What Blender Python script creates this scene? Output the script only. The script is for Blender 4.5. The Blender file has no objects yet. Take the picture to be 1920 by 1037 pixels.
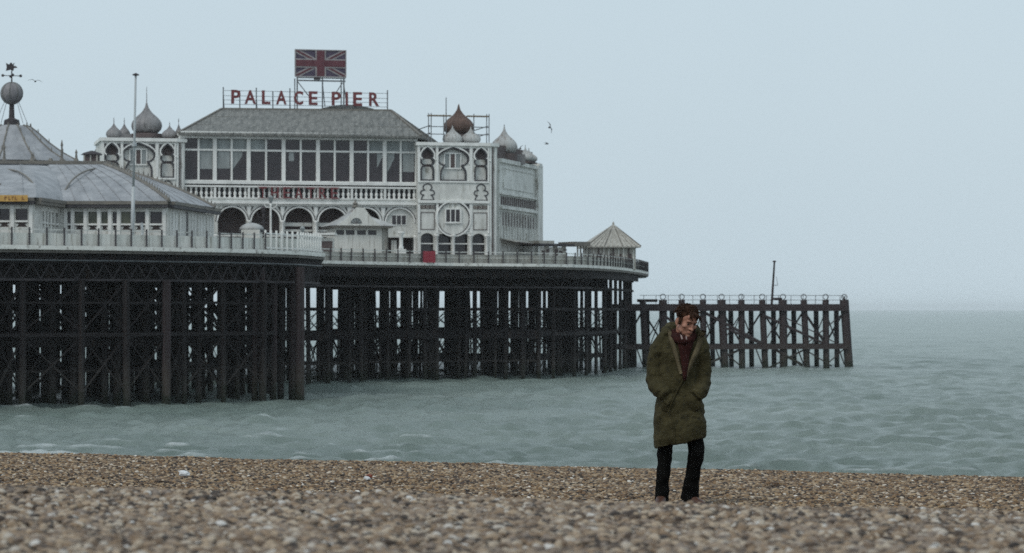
import bpy, math, random
import numpy as np
from mathutils import Vector, Matrix, Quaternion, noise as mnoise
from mathutils.geometry import tessellate_polygon

random.seed(7)
np.random.seed(7)
SC = bpy.context.scene
COL = SC.collection

# ---------------------------------------------------------------- camera
F = 5000.0            # focal length in pixels of the 1920 px wide photograph
CZ = 6.15             # camera height above the sea
HOR = 580.0           # image row of the horizon
cam = bpy.data.cameras.new('camera')
cam.sensor_width = 36.0
cam.lens = F / 1920.0 * 36.0
cam.shift_y = (HOR - 518.5) / 1920.0
cam.clip_start = 0.5
cam.clip_end = 40000.0
cam.dof.use_dof = True
cam.dof.focus_distance = 30.0
cam.dof.aperture_fstop = 5.6
cam_o = bpy.data.objects.new('camera', cam)
cam_o.location = (0, 0, CZ)
cam_o.rotation_euler = (math.radians(90), 0, 0)
COL.objects.link(cam_o)
SC.camera = cam_o

# ---------------------------------------------------------------- world, overcast
SUN_EL, SUN_AZ = math.radians(52), math.radians(215)   # azimuth clockwise from +y: behind the camera, to the left
world = bpy.data.worlds.new('World')
SC.world = world
world.use_nodes = True
wn, wl = world.node_tree.nodes, world.node_tree.links
wn.clear()
wout = wn.new('ShaderNodeOutputWorld')
wbg = wn.new('ShaderNodeBackground')
wbg.inputs['Strength'].default_value = 0.1
sky = wn.new('ShaderNodeTexSky')
sky.sky_type = 'NISHITA'
sky.sun_disc = False
sky.sun_elevation = SUN_EL
sky.sun_rotation = SUN_AZ
sky.dust_density = 6.0
wmix = wn.new('ShaderNodeMixRGB')
wmix.inputs[0].default_value = 0.86            # cloud cover over the clear sky
wcl = wn.new('ShaderNodeTexNoise')
wcl.inputs['Scale'].default_value = 2.2
wcl.inputs['Detail'].default_value = 5.0
wmr = wn.new('ShaderNodeValToRGB')
wmr.color_ramp.elements[0].position = 0.3
wmr.color_ramp.elements[0].color = (4.9, 5.95, 6.6, 1)
wmr.color_ramp.elements[1].position = 0.7
wmr.color_ramp.elements[1].color = (5.4, 6.4, 7.0, 1)
wtc = wn.new('ShaderNodeTexCoord')
wl.new(wtc.outputs['Generated'], wcl.inputs['Vector'])
wl.new(wcl.outputs['Fac'], wmr.inputs[0])
wl.new(sky.outputs[0], wmix.inputs[1])
wl.new(wmr.outputs[0], wmix.inputs[2])
wl.new(wmix.outputs[0], wbg.inputs['Color'])
wl.new(wbg.outputs[0], wout.inputs['Surface'])

sun = bpy.data.lights.new('sun', 'SUN')
sun.energy = 0.8
sun.angle = math.radians(25)
sun.color = (1.0, 0.97, 0.92)
sun_o = bpy.data.objects.new('sun', sun)
sd = Vector((math.sin(SUN_AZ) * math.cos(SUN_EL), math.cos(SUN_AZ) * math.cos(SUN_EL), math.sin(SUN_EL)))
sun_o.rotation_euler = sd.to_track_quat('Z', 'Y').to_euler()
sun_o.location = (-20, -20, 60)
COL.objects.link(sun_o)

SC.view_settings.view_transform = 'Standard'
SC.view_settings.look = 'None'
SC.view_settings.exposure = 0.3
SC.view_settings.gamma = 1.0
SC.view_settings.use_curve_mapping = False
SC.cycles.use_denoising = False
SC.cycles.max_bounces = 6
SC.cycles.volume_bounces = 1
SC.cycles.transparent_max_bounces = 12

# ---------------------------------------------------------------- materials
def mat(name, c1, c2=None, scale=1.0, rough=0.7, bump=0.0, stretch=(1, 1, 1), c3=None, fine=14.0,
        metal=0.0, spec=0.4, lo=0.35, hi=0.65, coord='Object'):
    m = bpy.data.materials.new(name)
    m.use_nodes = True
    n, l = m.node_tree.nodes, m.node_tree.links
    b = n['Principled BSDF']
    b.inputs['Roughness'].default_value = rough
    b.inputs['Metallic'].default_value = metal
    b.inputs['Specular IOR Level'].default_value = spec
    if c2 is None:
        b.inputs['Base Color'].default_value = (*c1, 1)
        return m
    tc = n.new('ShaderNodeTexCoord')
    mp = n.new('ShaderNodeMapping')
    mp.inputs['Scale'].default_value = stretch
    l.new(tc.outputs[coord], mp.inputs['Vector'])
    nz = n.new('ShaderNodeTexNoise')
    nz.inputs['Scale'].default_value = scale
    nz.inputs['Detail'].default_value = 7.0
    nz.inputs['Roughness'].default_value = 0.62
    l.new(mp.outputs[0], nz.inputs['Vector'])
    rp = n.new('ShaderNodeValToRGB')
    rp.color_ramp.elements[0].position = lo
    rp.color_ramp.elements[0].color = (*c1, 1)
    rp.color_ramp.elements[1].position = hi
    rp.color_ramp.elements[1].color = (*c2, 1)
    l.new(nz.outputs['Fac'], rp.inputs[0])
    out = rp.outputs[0]
    if c3 is not None:
        n2 = n.new('ShaderNodeTexNoise')
        n2.inputs['Scale'].default_value = scale * 3.1
        n2.inputs['Detail'].default_value = 6.0
        l.new(mp.outputs[0], n2.inputs['Vector'])
        r2 = n.new('ShaderNodeValToRGB')
        r2.color_ramp.elements[0].position = 0.55
        r2.color_ramp.elements[0].color = (0, 0, 0, 1)
        r2.color_ramp.elements[1].position = 0.72
        r2.color_ramp.elements[1].color = (1, 1, 1, 1)
        l.new(n2.outputs['Fac'], r2.inputs[0])
        mx = n.new('ShaderNodeMixRGB')
        l.new(r2.outputs[0], mx.inputs[0])
        l.new(out, mx.inputs[1])
        mx.inputs[2].default_value = (*c3, 1)
        out = mx.outputs[0]
    l.new(out, b.inputs['Base Color'])
    if bump:
        n3 = n.new('ShaderNodeTexNoise')
        n3.inputs['Scale'].default_value = fine
        n3.inputs['Detail'].default_value = 6.0
        l.new(tc.outputs[coord], n3.inputs['Vector'])
        bp = n.new('ShaderNodeBump')
        bp.inputs['Strength'].default_value = bump
        bp.inputs['Distance'].default_value = 0.05
        l.new(n3.outputs['Fac'], bp.inputs['Height'])
        l.new(bp.outputs[0], b.inputs['Normal'])
    return m

M = {}
M['white'] = mat('weathered_white_paint', (0.47, 0.475, 0.45), (0.72, 0.725, 0.69), 0.9, 0.6, 0.15, (1, 1, 0.35), (0.30, 0.29, 0.25))
M['white2'] = mat('white_trim_paint', (0.64, 0.645, 0.62), (0.80, 0.805, 0.78), 1.4, 0.55, 0.1, (1, 1, 0.4))
M['panel'] = mat('pale_board_paint', (0.55, 0.55, 0.51), (0.70, 0.70, 0.66), 0.8, 0.65, 0.15, (2.2, 2.2, 0.2), (0.28, 0.26, 0.22))
M['cream'] = mat('dirty_cream_boards', (0.27, 0.26, 0.23), (0.46, 0.45, 0.41), 1.2, 0.7, 0.2, (3, 3, 0.3), (0.20, 0.17, 0.14))
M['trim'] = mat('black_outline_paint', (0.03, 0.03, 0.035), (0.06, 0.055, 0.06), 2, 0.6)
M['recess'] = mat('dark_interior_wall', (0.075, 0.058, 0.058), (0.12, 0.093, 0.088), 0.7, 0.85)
M['pane'] = mat('dark_window_glass', (0.022, 0.016, 0.020), (0.040, 0.030, 0.034), 0.5, 0.12, 0, (1, 1, 1), None, spec=0.5)
M['blind'] = mat('pale_window_blind', (0.20, 0.22, 0.22), (0.33, 0.36, 0.36), 1.1, 0.8, 0, (1, 1, 0.3))
M['greenpane'] = mat('greenish_window_glass', (0.045, 0.05, 0.032), (0.11, 0.115, 0.075), 0.8, 0.2, spec=0.5)
M['lead'] = mat('weathered_lead_roof', (0.080, 0.083, 0.078), (0.175, 0.175, 0.163), 1.0, 0.65, 0.4, (2.6, 0.5, 0.5), (0.26, 0.26, 0.24), fine=4)
M['zinc'] = mat('pale_zinc_roof', (0.19, 0.20, 0.215), (0.32, 0.33, 0.345), 0.7, 0.55, 0.2, (1.4, 1, .8), (0.19, 0.195, 0.20), fine=3)
M['rib'] = mat('brown_roof_ribs', (0.12, 0.115, 0.105), (0.19, 0.175, 0.15), 1.2, 0.7)
M['dome'] = mat('grey_dome_paint', (0.16, 0.155, 0.16), (0.23, 0.225, 0.225), 0.8, 0.5, 0.1, (1, 1, 0.4), (0.12, 0.115, 0.115))
M['dome_pale'] = mat('pale_dome_paint', (0.27, 0.275, 0.275), (0.42, 0.43, 0.42), 0.9, 0.55, 0.1, (1, 1, 0.4), (0.17, 0.14, 0.12))
M['rust'] = mat('rusty_bare_dome', (0.080, 0.050, 0.040), (0.130, 0.083, 0.066), 1.3, 0.8, 0.25, (1, 1, 0.5), (0.05, 0.035, 0.03))
M['iron'] = mat('tarred_iron', (0.009, 0.008, 0.009), (0.019, 0.016, 0.017), 0.8, 0.85, 0.3, (1, 1, 0.3), (0.04, 0.028, 0.024), fine=8, spec=0.25)
M['iron2'] = mat('worn_iron', (0.03, 0.027, 0.031), (0.055, 0.047, 0.05), 0.9, 0.7, 0.2, fine=8, spec=0.3)
M['timber'] = mat('dark_wet_timber', (0.028, 0.020, 0.022), (0.052, 0.038, 0.039), 0.9, 0.8, 0.3, (1, 1, 0.25), (0.022, 0.02, 0.02), fine=9, spec=0.25)
M['deckm'] = mat('deck_boards', (0.10, 0.09, 0.08), (0.17, 0.155, 0.14), 1.0, 0.8, 0.2, (0.3, 4, 1))
M['edge'] = mat('pale_deck_edge', (0.64, 0.63, 0.58), (0.80, 0.79, 0.75), 1.2, 0.7, 0.2, (1, 1, 1), (0.16, 0.14, 0.12))
M['pole'] = mat('grey_white_pole', (0.34, 0.37, 0.38), (0.48, 0.51, 0.52), 1.5, 0.5, 0, (1, 1, 0.2))
M['steel'] = mat('dull_steel_tube', (0.10, 0.11, 0.12), (0.17, 0.18, 0.19), 2.0, 0.5)
M['plank'] = mat('scaffold_plank', (0.14, 0.11, 0.08), (0.24, 0.19, 0.13), 2.0, 0.8)
M['redletter'] = mat('red_letter_paint', (0.115, 0.024, 0.028), (0.18, 0.042, 0.045), 2.0, 0.5)
M['redboard'] = mat('red_board_paint', (0.19, 0.015, 0.03), (0.26, 0.03, 0.045), 2.5, 0.55)
M['flagblue'] = mat('faded_flag_blue', (0.045, 0.035, 0.065), (0.075, 0.055, 0.09), 2.0, 0.6)
M['flagred'] = mat('faded_flag_red', (0.085, 0.022, 0.032), (0.125, 0.038, 0.05), 2.0, 0.6)
M['flagwhite'] = mat('faded_flag_white', (0.22, 0.205, 0.21), (0.34, 0.32, 0.32), 2.0, 0.6)
M['orange'] = mat('orange_board_paint', (0.42, 0.24, 0.06), (0.55, 0.34, 0.10), 2.0, 0.6)
M['orange_dark'] = mat('brown_sign_lettering', (0.20, 0.09, 0.03), (0.26, 0.12, 0.04), 3.0, 0.6)
M['globe'] = mat('grey_globe_metal', (0.13, 0.125, 0.135), (0.22, 0.21, 0.215), 1.6, 0.5, 0.1)
M['skin'] = mat('skin', (0.31, 0.150, 0.102), (0.36, 0.180, 0.125), 14.0, 0.6, 0.0, fine=90)
M['hair'] = mat('dark_brown_hair', (0.014, 0.0065, 0.0035), (0.045, 0.020, 0.010), 30.0, 0.75, spec=0.15)
M['parka'] = mat('olive_parka_cloth', (0.031, 0.027, 0.0115), (0.056, 0.048, 0.0215), 7.0, 0.9, 0.35, (1, 1, 1), (0.018, 0.0165, 0.008), fine=60, spec=0.2)
M['lining'] = mat('pale_khaki_lining', (0.075, 0.062, 0.036), (0.13, 0.108, 0.066), 12.0, 0.9, 0.35, fine=90, spec=0.15)
M['maroon'] = mat('maroon_knit', (0.020, 0.0065, 0.006), (0.040, 0.012, 0.010), 18.0, 0.9, 0.3, fine=120, spec=0.15)
M['shirt'] = mat('pale_pink_shirt', (0.22, 0.165, 0.155), (0.30, 0.23, 0.215), 8.0, 0.8)
M['trouser'] = mat('black_trouser_cloth', (0.003, 0.003, 0.003), (0.007, 0.007, 0.0065), 10.0, 0.9, 0.2, fine=90, spec=0.06)
M['shoe'] = mat('brown_leather', (0.045, 0.020, 0.013), (0.078, 0.034, 0.021), 12.0, 0.5)
M['eye'] = mat('eye', (0.03, 0.02, 0.018), None, rough=0.2)
M['lip'] = mat('lip', (0.30, 0.11, 0.09), None, rough=0.5)
M['paper'] = mat('dirty_white_paper', (0.48, 0.49, 0.50), (0.66, 0.67, 0.68), 9.0, 0.8)
M['driftwood'] = mat('dark_driftwood', (0.022, 0.018, 0.016), (0.05, 0.04, 0.033), 9.0, 0.85, 0.3)
M['gull'] = mat('dark_gull_feathers', (0.05, 0.05, 0.055), (0.11, 0.11, 0.12), 9.0, 0.8)
M['redscrap'] = mat('red_brown_scrap', (0.16, 0.04, 0.025), (0.24, 0.07, 0.04), 9.0, 0.7)

def tide_band(m, weed, barnacle):
    """weed and barnacle growth on the members that stand in the sea"""
    n, l = m.node_tree.nodes, m.node_tree.links
    b = n['Principled BSDF']
    src = b.inputs['Base Color'].links[0].from_socket
    geo = n.new('ShaderNodeNewGeometry'); sp = n.new('ShaderNodeSeparateXYZ'); l.new(geo.outputs['Position'], sp.inputs[0])
    nz = n.new('ShaderNodeTexNoise'); nz.inputs['Scale'].default_value = 1.7; nz.inputs['Detail'].default_value = 6
    l.new(geo.outputs['Position'], nz.inputs['Vector'])
    ad = n.new('ShaderNodeMath'); ad.operation = 'MULTIPLY_ADD'; ad.inputs[1].default_value = 3.2
    l.new(nz.outputs['Fac'], ad.inputs[0]); l.new(sp.outputs['Z'], ad.inputs[2])
    for col, lo, hi in ((barnacle, 5.0, 2.6), (weed, 3.0, 1.9)):
        mr = n.new('ShaderNodeMapRange'); mr.inputs['From Min'].default_value = lo; mr.inputs['From Max'].default_value = hi
        l.new(ad.outputs[0], mr.inputs['Value'])
        mx = n.new('ShaderNodeMixRGB'); l.new(mr.outputs[0], mx.inputs[0]); l.new(src, mx.inputs[1]); mx.inputs[2].default_value = (*col, 1)
        src = mx.outputs[0]
    l.new(src, b.inputs['Base Color'])
tide_band(M['iron'], (0.016, 0.020, 0.013), (0.045, 0.040, 0.036))
tide_band(M['timber'], (0.018, 0.022, 0.014), (0.060, 0.050, 0.043))

# ---------------------------------------------------------------- helpers
def W(px, py, d):
    return Vector(((px - 960.0) / F * d, d, CZ + (HOR - py) / F * d))

def WX(px, d):
    return (px - 960.0) / F * d

def tag(o, label=None, cat=None, group=None, kind=None):
    if label: o['label'] = label
    if cat: o['category'] = cat
    if group: o['group'] = group
    if kind: o['kind'] = kind
    return o

def empty(name, loc, label=None, cat=None, group=None):
    o = bpy.data.objects.new(name, None)
    o.location = loc
    o.empty_display_size = 0.3
    COL.objects.link(o)
    return tag(o, label, cat, group)

def link(name, me, parent=None, loc=(0, 0, 0), rot=None, scale=None):
    o = bpy.data.objects.new(name, me)
    o.location = loc
    if rot is not None:
        o.rotation_mode = 'QUATERNION'
        o.rotation_quaternion = rot
    if scale is not None:
        o.scale = scale
    o.parent = parent
    COL.objects.link(o)
    return o

class MB:
    """collects shapes for one mesh"""
    def __init__(s):
        s.v, s.f = [], []
    def add(s, vs, fs):
        b = len(s.v)
        s.v += [tuple(p) for p in vs]
        s.f += [tuple(b + i for i in f) for f in fs]
        return s
    def box(s, x0, x1, y0, y1, z0, z1):
        return s.add([(x0, y0, z0), (x1, y0, z0), (x1, y1, z0), (x0, y1, z0), (x0, y0, z1), (x1, y0, z1), (x1, y1, z1), (x0, y1, z1)],
                     [(0, 3, 2, 1), (4, 5, 6, 7), (0, 1, 5, 4), (1, 2, 6, 5), (2, 3, 7, 6), (3, 0, 4, 7)])
    def plate(s, outer, holes=(), y0=0.0, y1=0.1):
        """outline in (x, z), extruded along y, with holes"""
        loops = [list(outer)] + [list(h) for h in holes]
        tris = tessellate_polygon([[Vector((p[0], p[1], 0)) for p in lp] for lp in loops])
        flat = [p for lp in loops for p in lp]
        n = len(flat)
        vs = [(p[0], y0, p[1]) for p in flat] + [(p[0], y1, p[1]) for p in flat]
        fs = []
        for t in tris:
            a, b, c = t
            ar = (flat[b][0] - flat[a][0]) * (flat[c][1] - flat[a][1]) - (flat[b][1] - flat[a][1]) * (flat[c][0] - flat[a][0])
            if ar < 0: a, c = c, a
            fs.append((a, b, c)); fs.append((n + c, n + b, n + a))
        o = 0
        for lp in loops:
            k = len(lp)
            for i in range(k):
                j = (i + 1) % k
                fs.append((o + i, n + o + i, n + o + j, o + j))
            o += k
        return s.add(vs, fs)
    def slab(s, poly, z0, z1):
        """plan outline (x, y), extruded in z"""
        tris = tessellate_polygon([[Vector((p[0], p[1], 0)) for p in poly]])
        n = len(poly)
        vs = [(p[0], p[1], z0) for p in poly] + [(p[0], p[1], z1) for p in poly]
        fs = []
        for a, b, c in tris:
            ar = (poly[b][0] - poly[a][0]) * (poly[c][1] - poly[a][1]) - (poly[b][1] - poly[a][1]) * (poly[c][0] - poly[a][0])
            if ar < 0: a, c = c, a
            fs.append((n + a, n + b, n + c)); fs.append((c, b, a))
        area = sum(poly[i][0] * poly[(i + 1) % n][1] - poly[(i + 1) % n][0] * poly[i][1] for i in range(n))
        for i in range(n):
            j = (i + 1) % n
            fs.append((i, j, n + j, n + i) if area > 0 else (j, i, n + i, n + j))
        return s.add(vs, fs)
    def lathe(s, prof, c=(0, 0, 0), n=16):
        vs, fs = [], []
        for r, z in prof:
            for k in range(n):
                a = 2 * math.pi * k / n
                vs.append((c[0] + r * math.cos(a), c[1] + r * math.sin(a), c[2] + z))
        for i in range(len(prof) - 1):
            for k in range(n):
                k2 = (k + 1) % n
                fs.append((i * n + k, i * n + k2, (i + 1) * n + k2, (i + 1) * n + k))
        fs.append(tuple(range(n - 1, -1, -1)))
        fs.append(tuple((len(prof) - 1) * n + k for k in range(n)))
        return s.add(vs, fs)
    def tube(s, pts, rad, n=8, squash=None):
        pts = [Vector(p) for p in pts]
        if not hasattr(rad, '__len__'): rad = [rad] * len(pts)
        vs, fs = [], []
        up = Vector((0, 0, 1))
        for i, p in enumerate(pts):
            t = (pts[min(i + 1, len(pts) - 1)] - pts[max(i - 1, 0)])
            t = t.normalized() if t.length > 1e-9 else Vector((0, 0, 1))
            if i == 0:
                ref = Vector((0, 1, 0)) if abs(t.dot(up)) > 0.9 else up
                a = t.cross(ref).normalized()
            else:                                   # carry the frame along, so that the tube never twists
                a = (a - t * a.dot(t)).normalized()
            b = t.cross(a).normalized()
            for k in range(n):
                th = 2 * math.pi * k / n
                vs.append(p + a * (math.cos(th) * rad[i]) + b * (math.sin(th) * rad[i] * (squash or 1)))
        for i in range(len(pts) - 1):
            for k in range(n):
                k2 = (k + 1) % n
                fs.append((i * n + k, (i + 1) * n + k, (i + 1) * n + k2, i * n + k2))
        fs.append(tuple(range(n))); fs.append(tuple((len(pts) - 1) * n + k for k in range(n - 1, -1, -1)))
        return s.add(vs, fs)
    def bar(s, p, q, w, h=None):
        """square bar between two points"""
        h = h or w
        p, q = Vector(p), Vector(q)
        t = (q - p).normalized()
        ref = Vector((0, 0, 1)) if abs(t.z) < 0.95 else Vector((0, 1, 0))
        a = t.cross(ref).normalized() * (w / 2); b = a.cross(t).normalized() * (h / 2)
        vs = [p - a - b, p + a - b, p + a + b, p - a + b, q - a - b, q + a - b, q + a + b, q - a + b]
        return s.add(vs, [(0, 1, 2, 3), (7, 6, 5, 4), (0, 4, 5, 1), (1, 5, 6, 2), (2, 6, 7, 3), (3, 7, 4, 0)])
    def ell(s, c, r, nu=14, nv=10, rot=None):
        vs, fs = [], []
        for i in range(nv + 1):
            ph = math.pi * i / nv - math.pi / 2
            for k in range(nu):
                a = 2 * math.pi * k / nu
                p = Vector((r[0] * math.cos(ph) * math.cos(a), r[1] * math.cos(ph) * math.sin(a), r[2] * math.sin(ph)))
                if rot is not None: p = rot @ p
                vs.append(Vector(c) + p)
        for i in range(nv):
            for k in range(nu):
                k2 = (k + 1) % nu
                fs.append((i * nu + k, i * nu + k2, (i + 1) * nu + k2, (i + 1) * nu + k))
        return s.add(vs, fs)
    def mesh(s, name, material=None, smooth=False):
        me = bpy.data.meshes.new(name)
        me.from_pydata([tuple(p) for p in s.v], [], s.f)
        if material: me.materials.append(material)
        if smooth: me.polygons.foreach_set('use_smooth', [True] * len(me.polygons))
        me.update()
        return me
    def build(s, name, material, parent=None, frame=None, smooth=False, loc=None):
        me = s.mesh(name, material, smooth)
        o = link(name, me, parent)
        if frame == 'world':
            o.location = -parent.location
        elif frame is not None:
            o.location = frame.o - parent.location
            o.rotation_euler = (0, 0, frame.ang)
        elif loc is not None:
            o.location = loc
        return o

class Frame:
    """a vertical plane through two photograph columns at known depths; x along it, y away from the camera, z up from zb"""
    def __init__(s, pa, da, pb, db, zb):
        a = Vector((WX(pa, da), da)); b = Vector((WX(pb, db), db))
        s.a = a
        s.e = (b - a).normalized()
        s.n = Vector((-s.e.y, s.e.x))
        s.ang = math.atan2(s.e.y, s.e.x)
        s.zb = zb
        s.o = Vector((a.x, a.y, zb))
    def hit(s, px, off=0.0):
        r = Vector(((px - 960.0) / F, 1.0))
        t = (s.a + s.n * off).dot(s.n) / r.dot(s.n)
        return (r * t - s.a).dot(s.e), t
    def x(s, px, off=0.0):
        return s.hit(px, off)[0]
    def z(s, py, px, off=0.0):
        return CZ + (HOR - py) / F * s.hit(px, off)[1] - s.zb
    def rect(s, x0, y0, x1, y1, off=0.0, ref=None):
        ref = (x0 + x1) / 2 if ref is None else ref
        return s.x(x0, off), s.x(x1, off), s.z(y1, ref, off), s.z(y0, ref, off)
    def world(s, lx, ly, lz):
        p = s.a + s.e * lx + s.n * ly
        return Vector((p.x, p.y, s.zb + lz))

def offset_loop(pts, t):
    n = len(pts)
    area = sum(pts[i][0] * pts[(i + 1) % n][1] - pts[(i + 1) % n][0] * pts[i][1] for i in range(n))
    sg = 1 if area > 0 else -1
    out = []
    for i in range(n):
        p, a, b = Vector(pts[i]), Vector(pts[i - 1]), Vector(pts[(i + 1) % n])
        d1, d2 = (p - a), (b - p)
        d1 = d1.normalized() if d1.length > 1e-9 else Vector((1, 0)); d2 = d2.normalized() if d2.length > 1e-9 else d1
        n1 = Vector((d1.y, -d1.x)); n2 = Vector((d2.y, -d2.x))
        m = (n1 + n2)
        m = m.normalized() if m.length > 1e-6 else n1
        k = max(0.5, m.dot(n1))
        out.append(tuple(p + m * (sg * t / k)))
    return out

UNIT_CYL = {}
def unit_cyl(material, n=10):
    key = (material.name, n)
    if key not in UNIT_CYL:
        UNIT_CYL[key] = MB().lathe([(1.08, 0.0), (1.0, 0.02), (0.97, 0.5), (1.0, 1.0)], n=n).mesh('round_pile', material, True)
    return UNIT_CYL[key]
UNIT_BOX = {}
def unit_box(material):
    if material.name not in UNIT_BOX:
        UNIT_BOX[material.name] = MB().box(-0.5, 0.5, -0.5, 0.5, 0, 1).mesh('square_bar', material)
    return UNIT_BOX[material.name]
def rod(name, p, q, w, material, parent, h=None, round_=False):
    """one straight member as an object that shares its mesh; world points, parent unrotated"""
    p, q = Vector(p), Vector(q)
    d = q - p
    me = unit_cyl(material, 8) if round_ else unit_box(material)
    k = 0.5 if round_ else 1.0
    par = parent
    off = Vector((0, 0, 0))
    while par is not None:
        off += Vector(par.location); par = par.parent
    return link(name, me, parent, p - off, d.to_track_quat('Z', 'Y'), (w * k, (h or w) * k, d.length))
def pile(p, r, z0, z1, material, parent, lean=(0, 0)):
    off = Vector(parent.location)
    a = Vector((p[0] + lean[0], p[1] + lean[1], z0)); b = Vector((p[0], p[1], z1))
    d = b - a
    return link('pile', unit_cyl(material), parent, a - off, d.to_track_quat('Z', 'Y'), (r, r, d.length))

def interp(pts, x):
    for (x0, y0), (x1, y1) in zip(pts, pts[1:]):
        if x <= x1:
            t = (x - x0) / (x1 - x0)
            return y0 + (y1 - y0) * t
    return pts[-1][1]

def inside(poly, x, y):
    c = False
    n = len(poly)
    for i in range(n):
        x0, y0 = poly[i]; x1, y1 = poly[i - 1]
        if (y0 > y) != (y1 > y) and x < (x1 - x0) * (y - y0) / (y1 - y0) + x0:
            c = not c
    return c
def edge_dist(poly, x, y):
    best = 1e9
    p = Vector((x, y))
    for i in range(len(poly)):
        a, b = Vector(poly[i - 1]), Vector(poly[i])
        t = max(0, min(1, (p - a).dot(b - a) / (b - a).length_squared))
        best = min(best, (p - a - (b - a) * t).length)
    return best

DECK = 10.0
# ================================================================ THE SETTING: beach, shingle, sea
def bnoise(x, y, s, seed=0.0):
    return (np.sin(x * 1.3 * s + seed) * np.cos(y * 1.1 * s - seed * 0.7) + 0.6 * np.sin((x * 0.8 - y * 1.7) * s * 1.9 + seed * 2.1)
            + 0.4 * np.sin((x * 2.1 + y * 1.3) * s * 2.3 + 1.7 + seed))
def beach_z(x, y):
    x = np.asarray(x, float); y = np.asarray(y, float)
    u = np.clip(x / np.maximum(y, 6.0) / 0.192, -2.5, 2.5)         # across the beach, -1..1 in view
    crest = 0.0722 + 0.0055 * u                                    # line of sight over the near bank
    z12 = CZ - crest * 12.0
    z8 = CZ - 0.0905 * 8.0
    rim = CZ - (0.0588 + 0.0047 * u) * 33.0                        # far rim of the bank above the water
    ys = [-60.0, 0.0, 4.0, 8.0, 12.0, 14.0, 18.0, 23.0, 33.0, 36.0, 46.0, 75.0, 130.0]
    zs = [6.1 + 0 * u, 5.9 + 0 * u, 5.62 + 0 * u, z8 + 0 * u, z12, z12 - 0.25, 4.66 + 0 * u, 4.46 + 0 * u, rim, rim - 0.35, 2.2 + 0 * u, -1.0 + 0 * u, -4.0 + 0 * u]
    z = np.zeros_like(x) + zs[0]
    for i in range(len(ys) - 1):
        t = np.clip((y - ys[i]) / (ys[i + 1] - ys[i]), 0, 1)
        z = np.where(y >= ys[i], zs[i] + (zs[i + 1] - zs[i]) * t, z)
    near = np.clip(1 - np.abs(y - 20) / 26, 0, 1)
    z = z + 0.012 * bnoise(x, y, 1.1, 0.3) * (0.4 + near) + 0.012 * bnoise(x, y, 2.6, 1.9) * (0.3 + near) + 0.006 * bnoise(x, y, 6.5, 4.0) * near
    return z

def grid_mesh(name, X, Y, Z, material):
    n, m = X.shape
    V = np.stack([X, Y, Z], -1).reshape(-1, 3)
    idx = np.arange(n * m).reshape(n, m)
    q = np.stack([idx[:-1, :-1], idx[:-1, 1:], idx[1:, 1:], idx[1:, :-1]], -1).reshape(-1, 4)
    me = bpy.data.meshes.new(name)
    me.vertices.add(len(V)); me.vertices.foreach_set('co', V.astype(np.float32).ravel())
    me.loops.add(q.size); me.loops.foreach_set('vertex_index', q.astype(np.int32).ravel())
    me.polygons.add(len(q))
    me.polygons.foreach_set('loop_start', np.arange(0, q.size, 4, dtype=np.int32))
    me.polygons.foreach_set('use_smooth', np.ones(len(q), dtype=bool))
    me.materials.append(material)
    me.update(calc_edges=True)
    me.validate()
    return me

def beach_material():
    m = mat('shingle_ground', (0.045, 0.030, 0.020), (0.12, 0.085, 0.055), 26.0, 0.9, 0.8, (1, 1, 1), (0.17, 0.13, 0.09), fine=42)
    return m
M['beach'] = beach_material()

ys = np.concatenate([np.linspace(-60, 4, 20)[:-1], np.linspace(4, 40, 240), np.linspace(40, 130, 40)[1:]])
us = np.concatenate([np.linspace(-260, -14, 30)[:-1], np.linspace(-14, 14, 180), np.linspace(14, 260, 30)[1:]])
X, Y = np.meshgrid(us, ys)
beach = link('beach', grid_mesh('beach', X, Y, beach_z(X, Y), M['beach']))
tag(beach, 'brown shingle beach sloping down to the sea', 'beach', kind='structure')

# pebble colour, one random value for each stone
def pebble_material(name, cols):
    m = bpy.data.materials.new(name)
    m.use_nodes = True
    n, l = m.node_tree.nodes, m.node_tree.links
    b = n['Principled BSDF']
    b.inputs['Roughness'].default_value = 0.62
    b.inputs['Specular IOR Level'].default_value = 0.35
    oi = n.new('ShaderNodeObjectInfo')
    rp = n.new('ShaderNodeValToRGB')
    cr = rp.color_ramp
    cr.elements[0].position, cr.elements[0].color = cols[0][0], (*cols[0][1], 1)
    cr.elements[1].position, cr.elements[1].color = cols[-1][0], (*cols[-1][1], 1)
    for p, c in cols[1:-1]:
        e = cr.elements.new(p); e.color = (*c, 1)
    l.new(oi.outputs['Random'], rp.inputs[0])
    tc = n.new('ShaderNodeTexCoord')
    nz = n.new('ShaderNodeTexNoise')
    nz.inputs['Scale'].default_value = 40.0
    nz.inputs['Detail'].default_value = 4.0
    l.new(tc.outputs['Object'], nz.inputs['Vector'])
    mm = n.new('ShaderNodeMapRange')
    mm.inputs['To Min'].default_value = 0.72; mm.inputs['To Max'].default_value = 1.25
    l.new(nz.outputs['Fac'], mm.inputs['Value'])
    mx = n.new('ShaderNodeMixRGB'); mx.blend_type = 'MULTIPLY'; mx.inputs[0].default_value = 1.0
    l.new(rp.outputs[0], mx.inputs[1]); l.new(mm.outputs[0], mx.inputs[2])
    l.new(mx.outputs[0], b.inputs['Base Color'])
    return m
M['pebble'] = pebble_material('damp_brown_pebbles', [(0.0, (0.014, 0.010, 0.008)), (0.20, (0.055, 0.034, 0.021)), (0.36, (0.135, 0.076, 0.035)), (0.54, (0.225, 0.139, 0.066)),
    (0.66, (0.13, 0.098, 0.070)), (0.80, (0.30, 0.205, 0.112)), (0.94, (0.35, 0.275, 0.19)), (0.985, (0.46, 0.39, 0.31)), (1.0, (0.60, 0.57, 0.52))])
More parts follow.
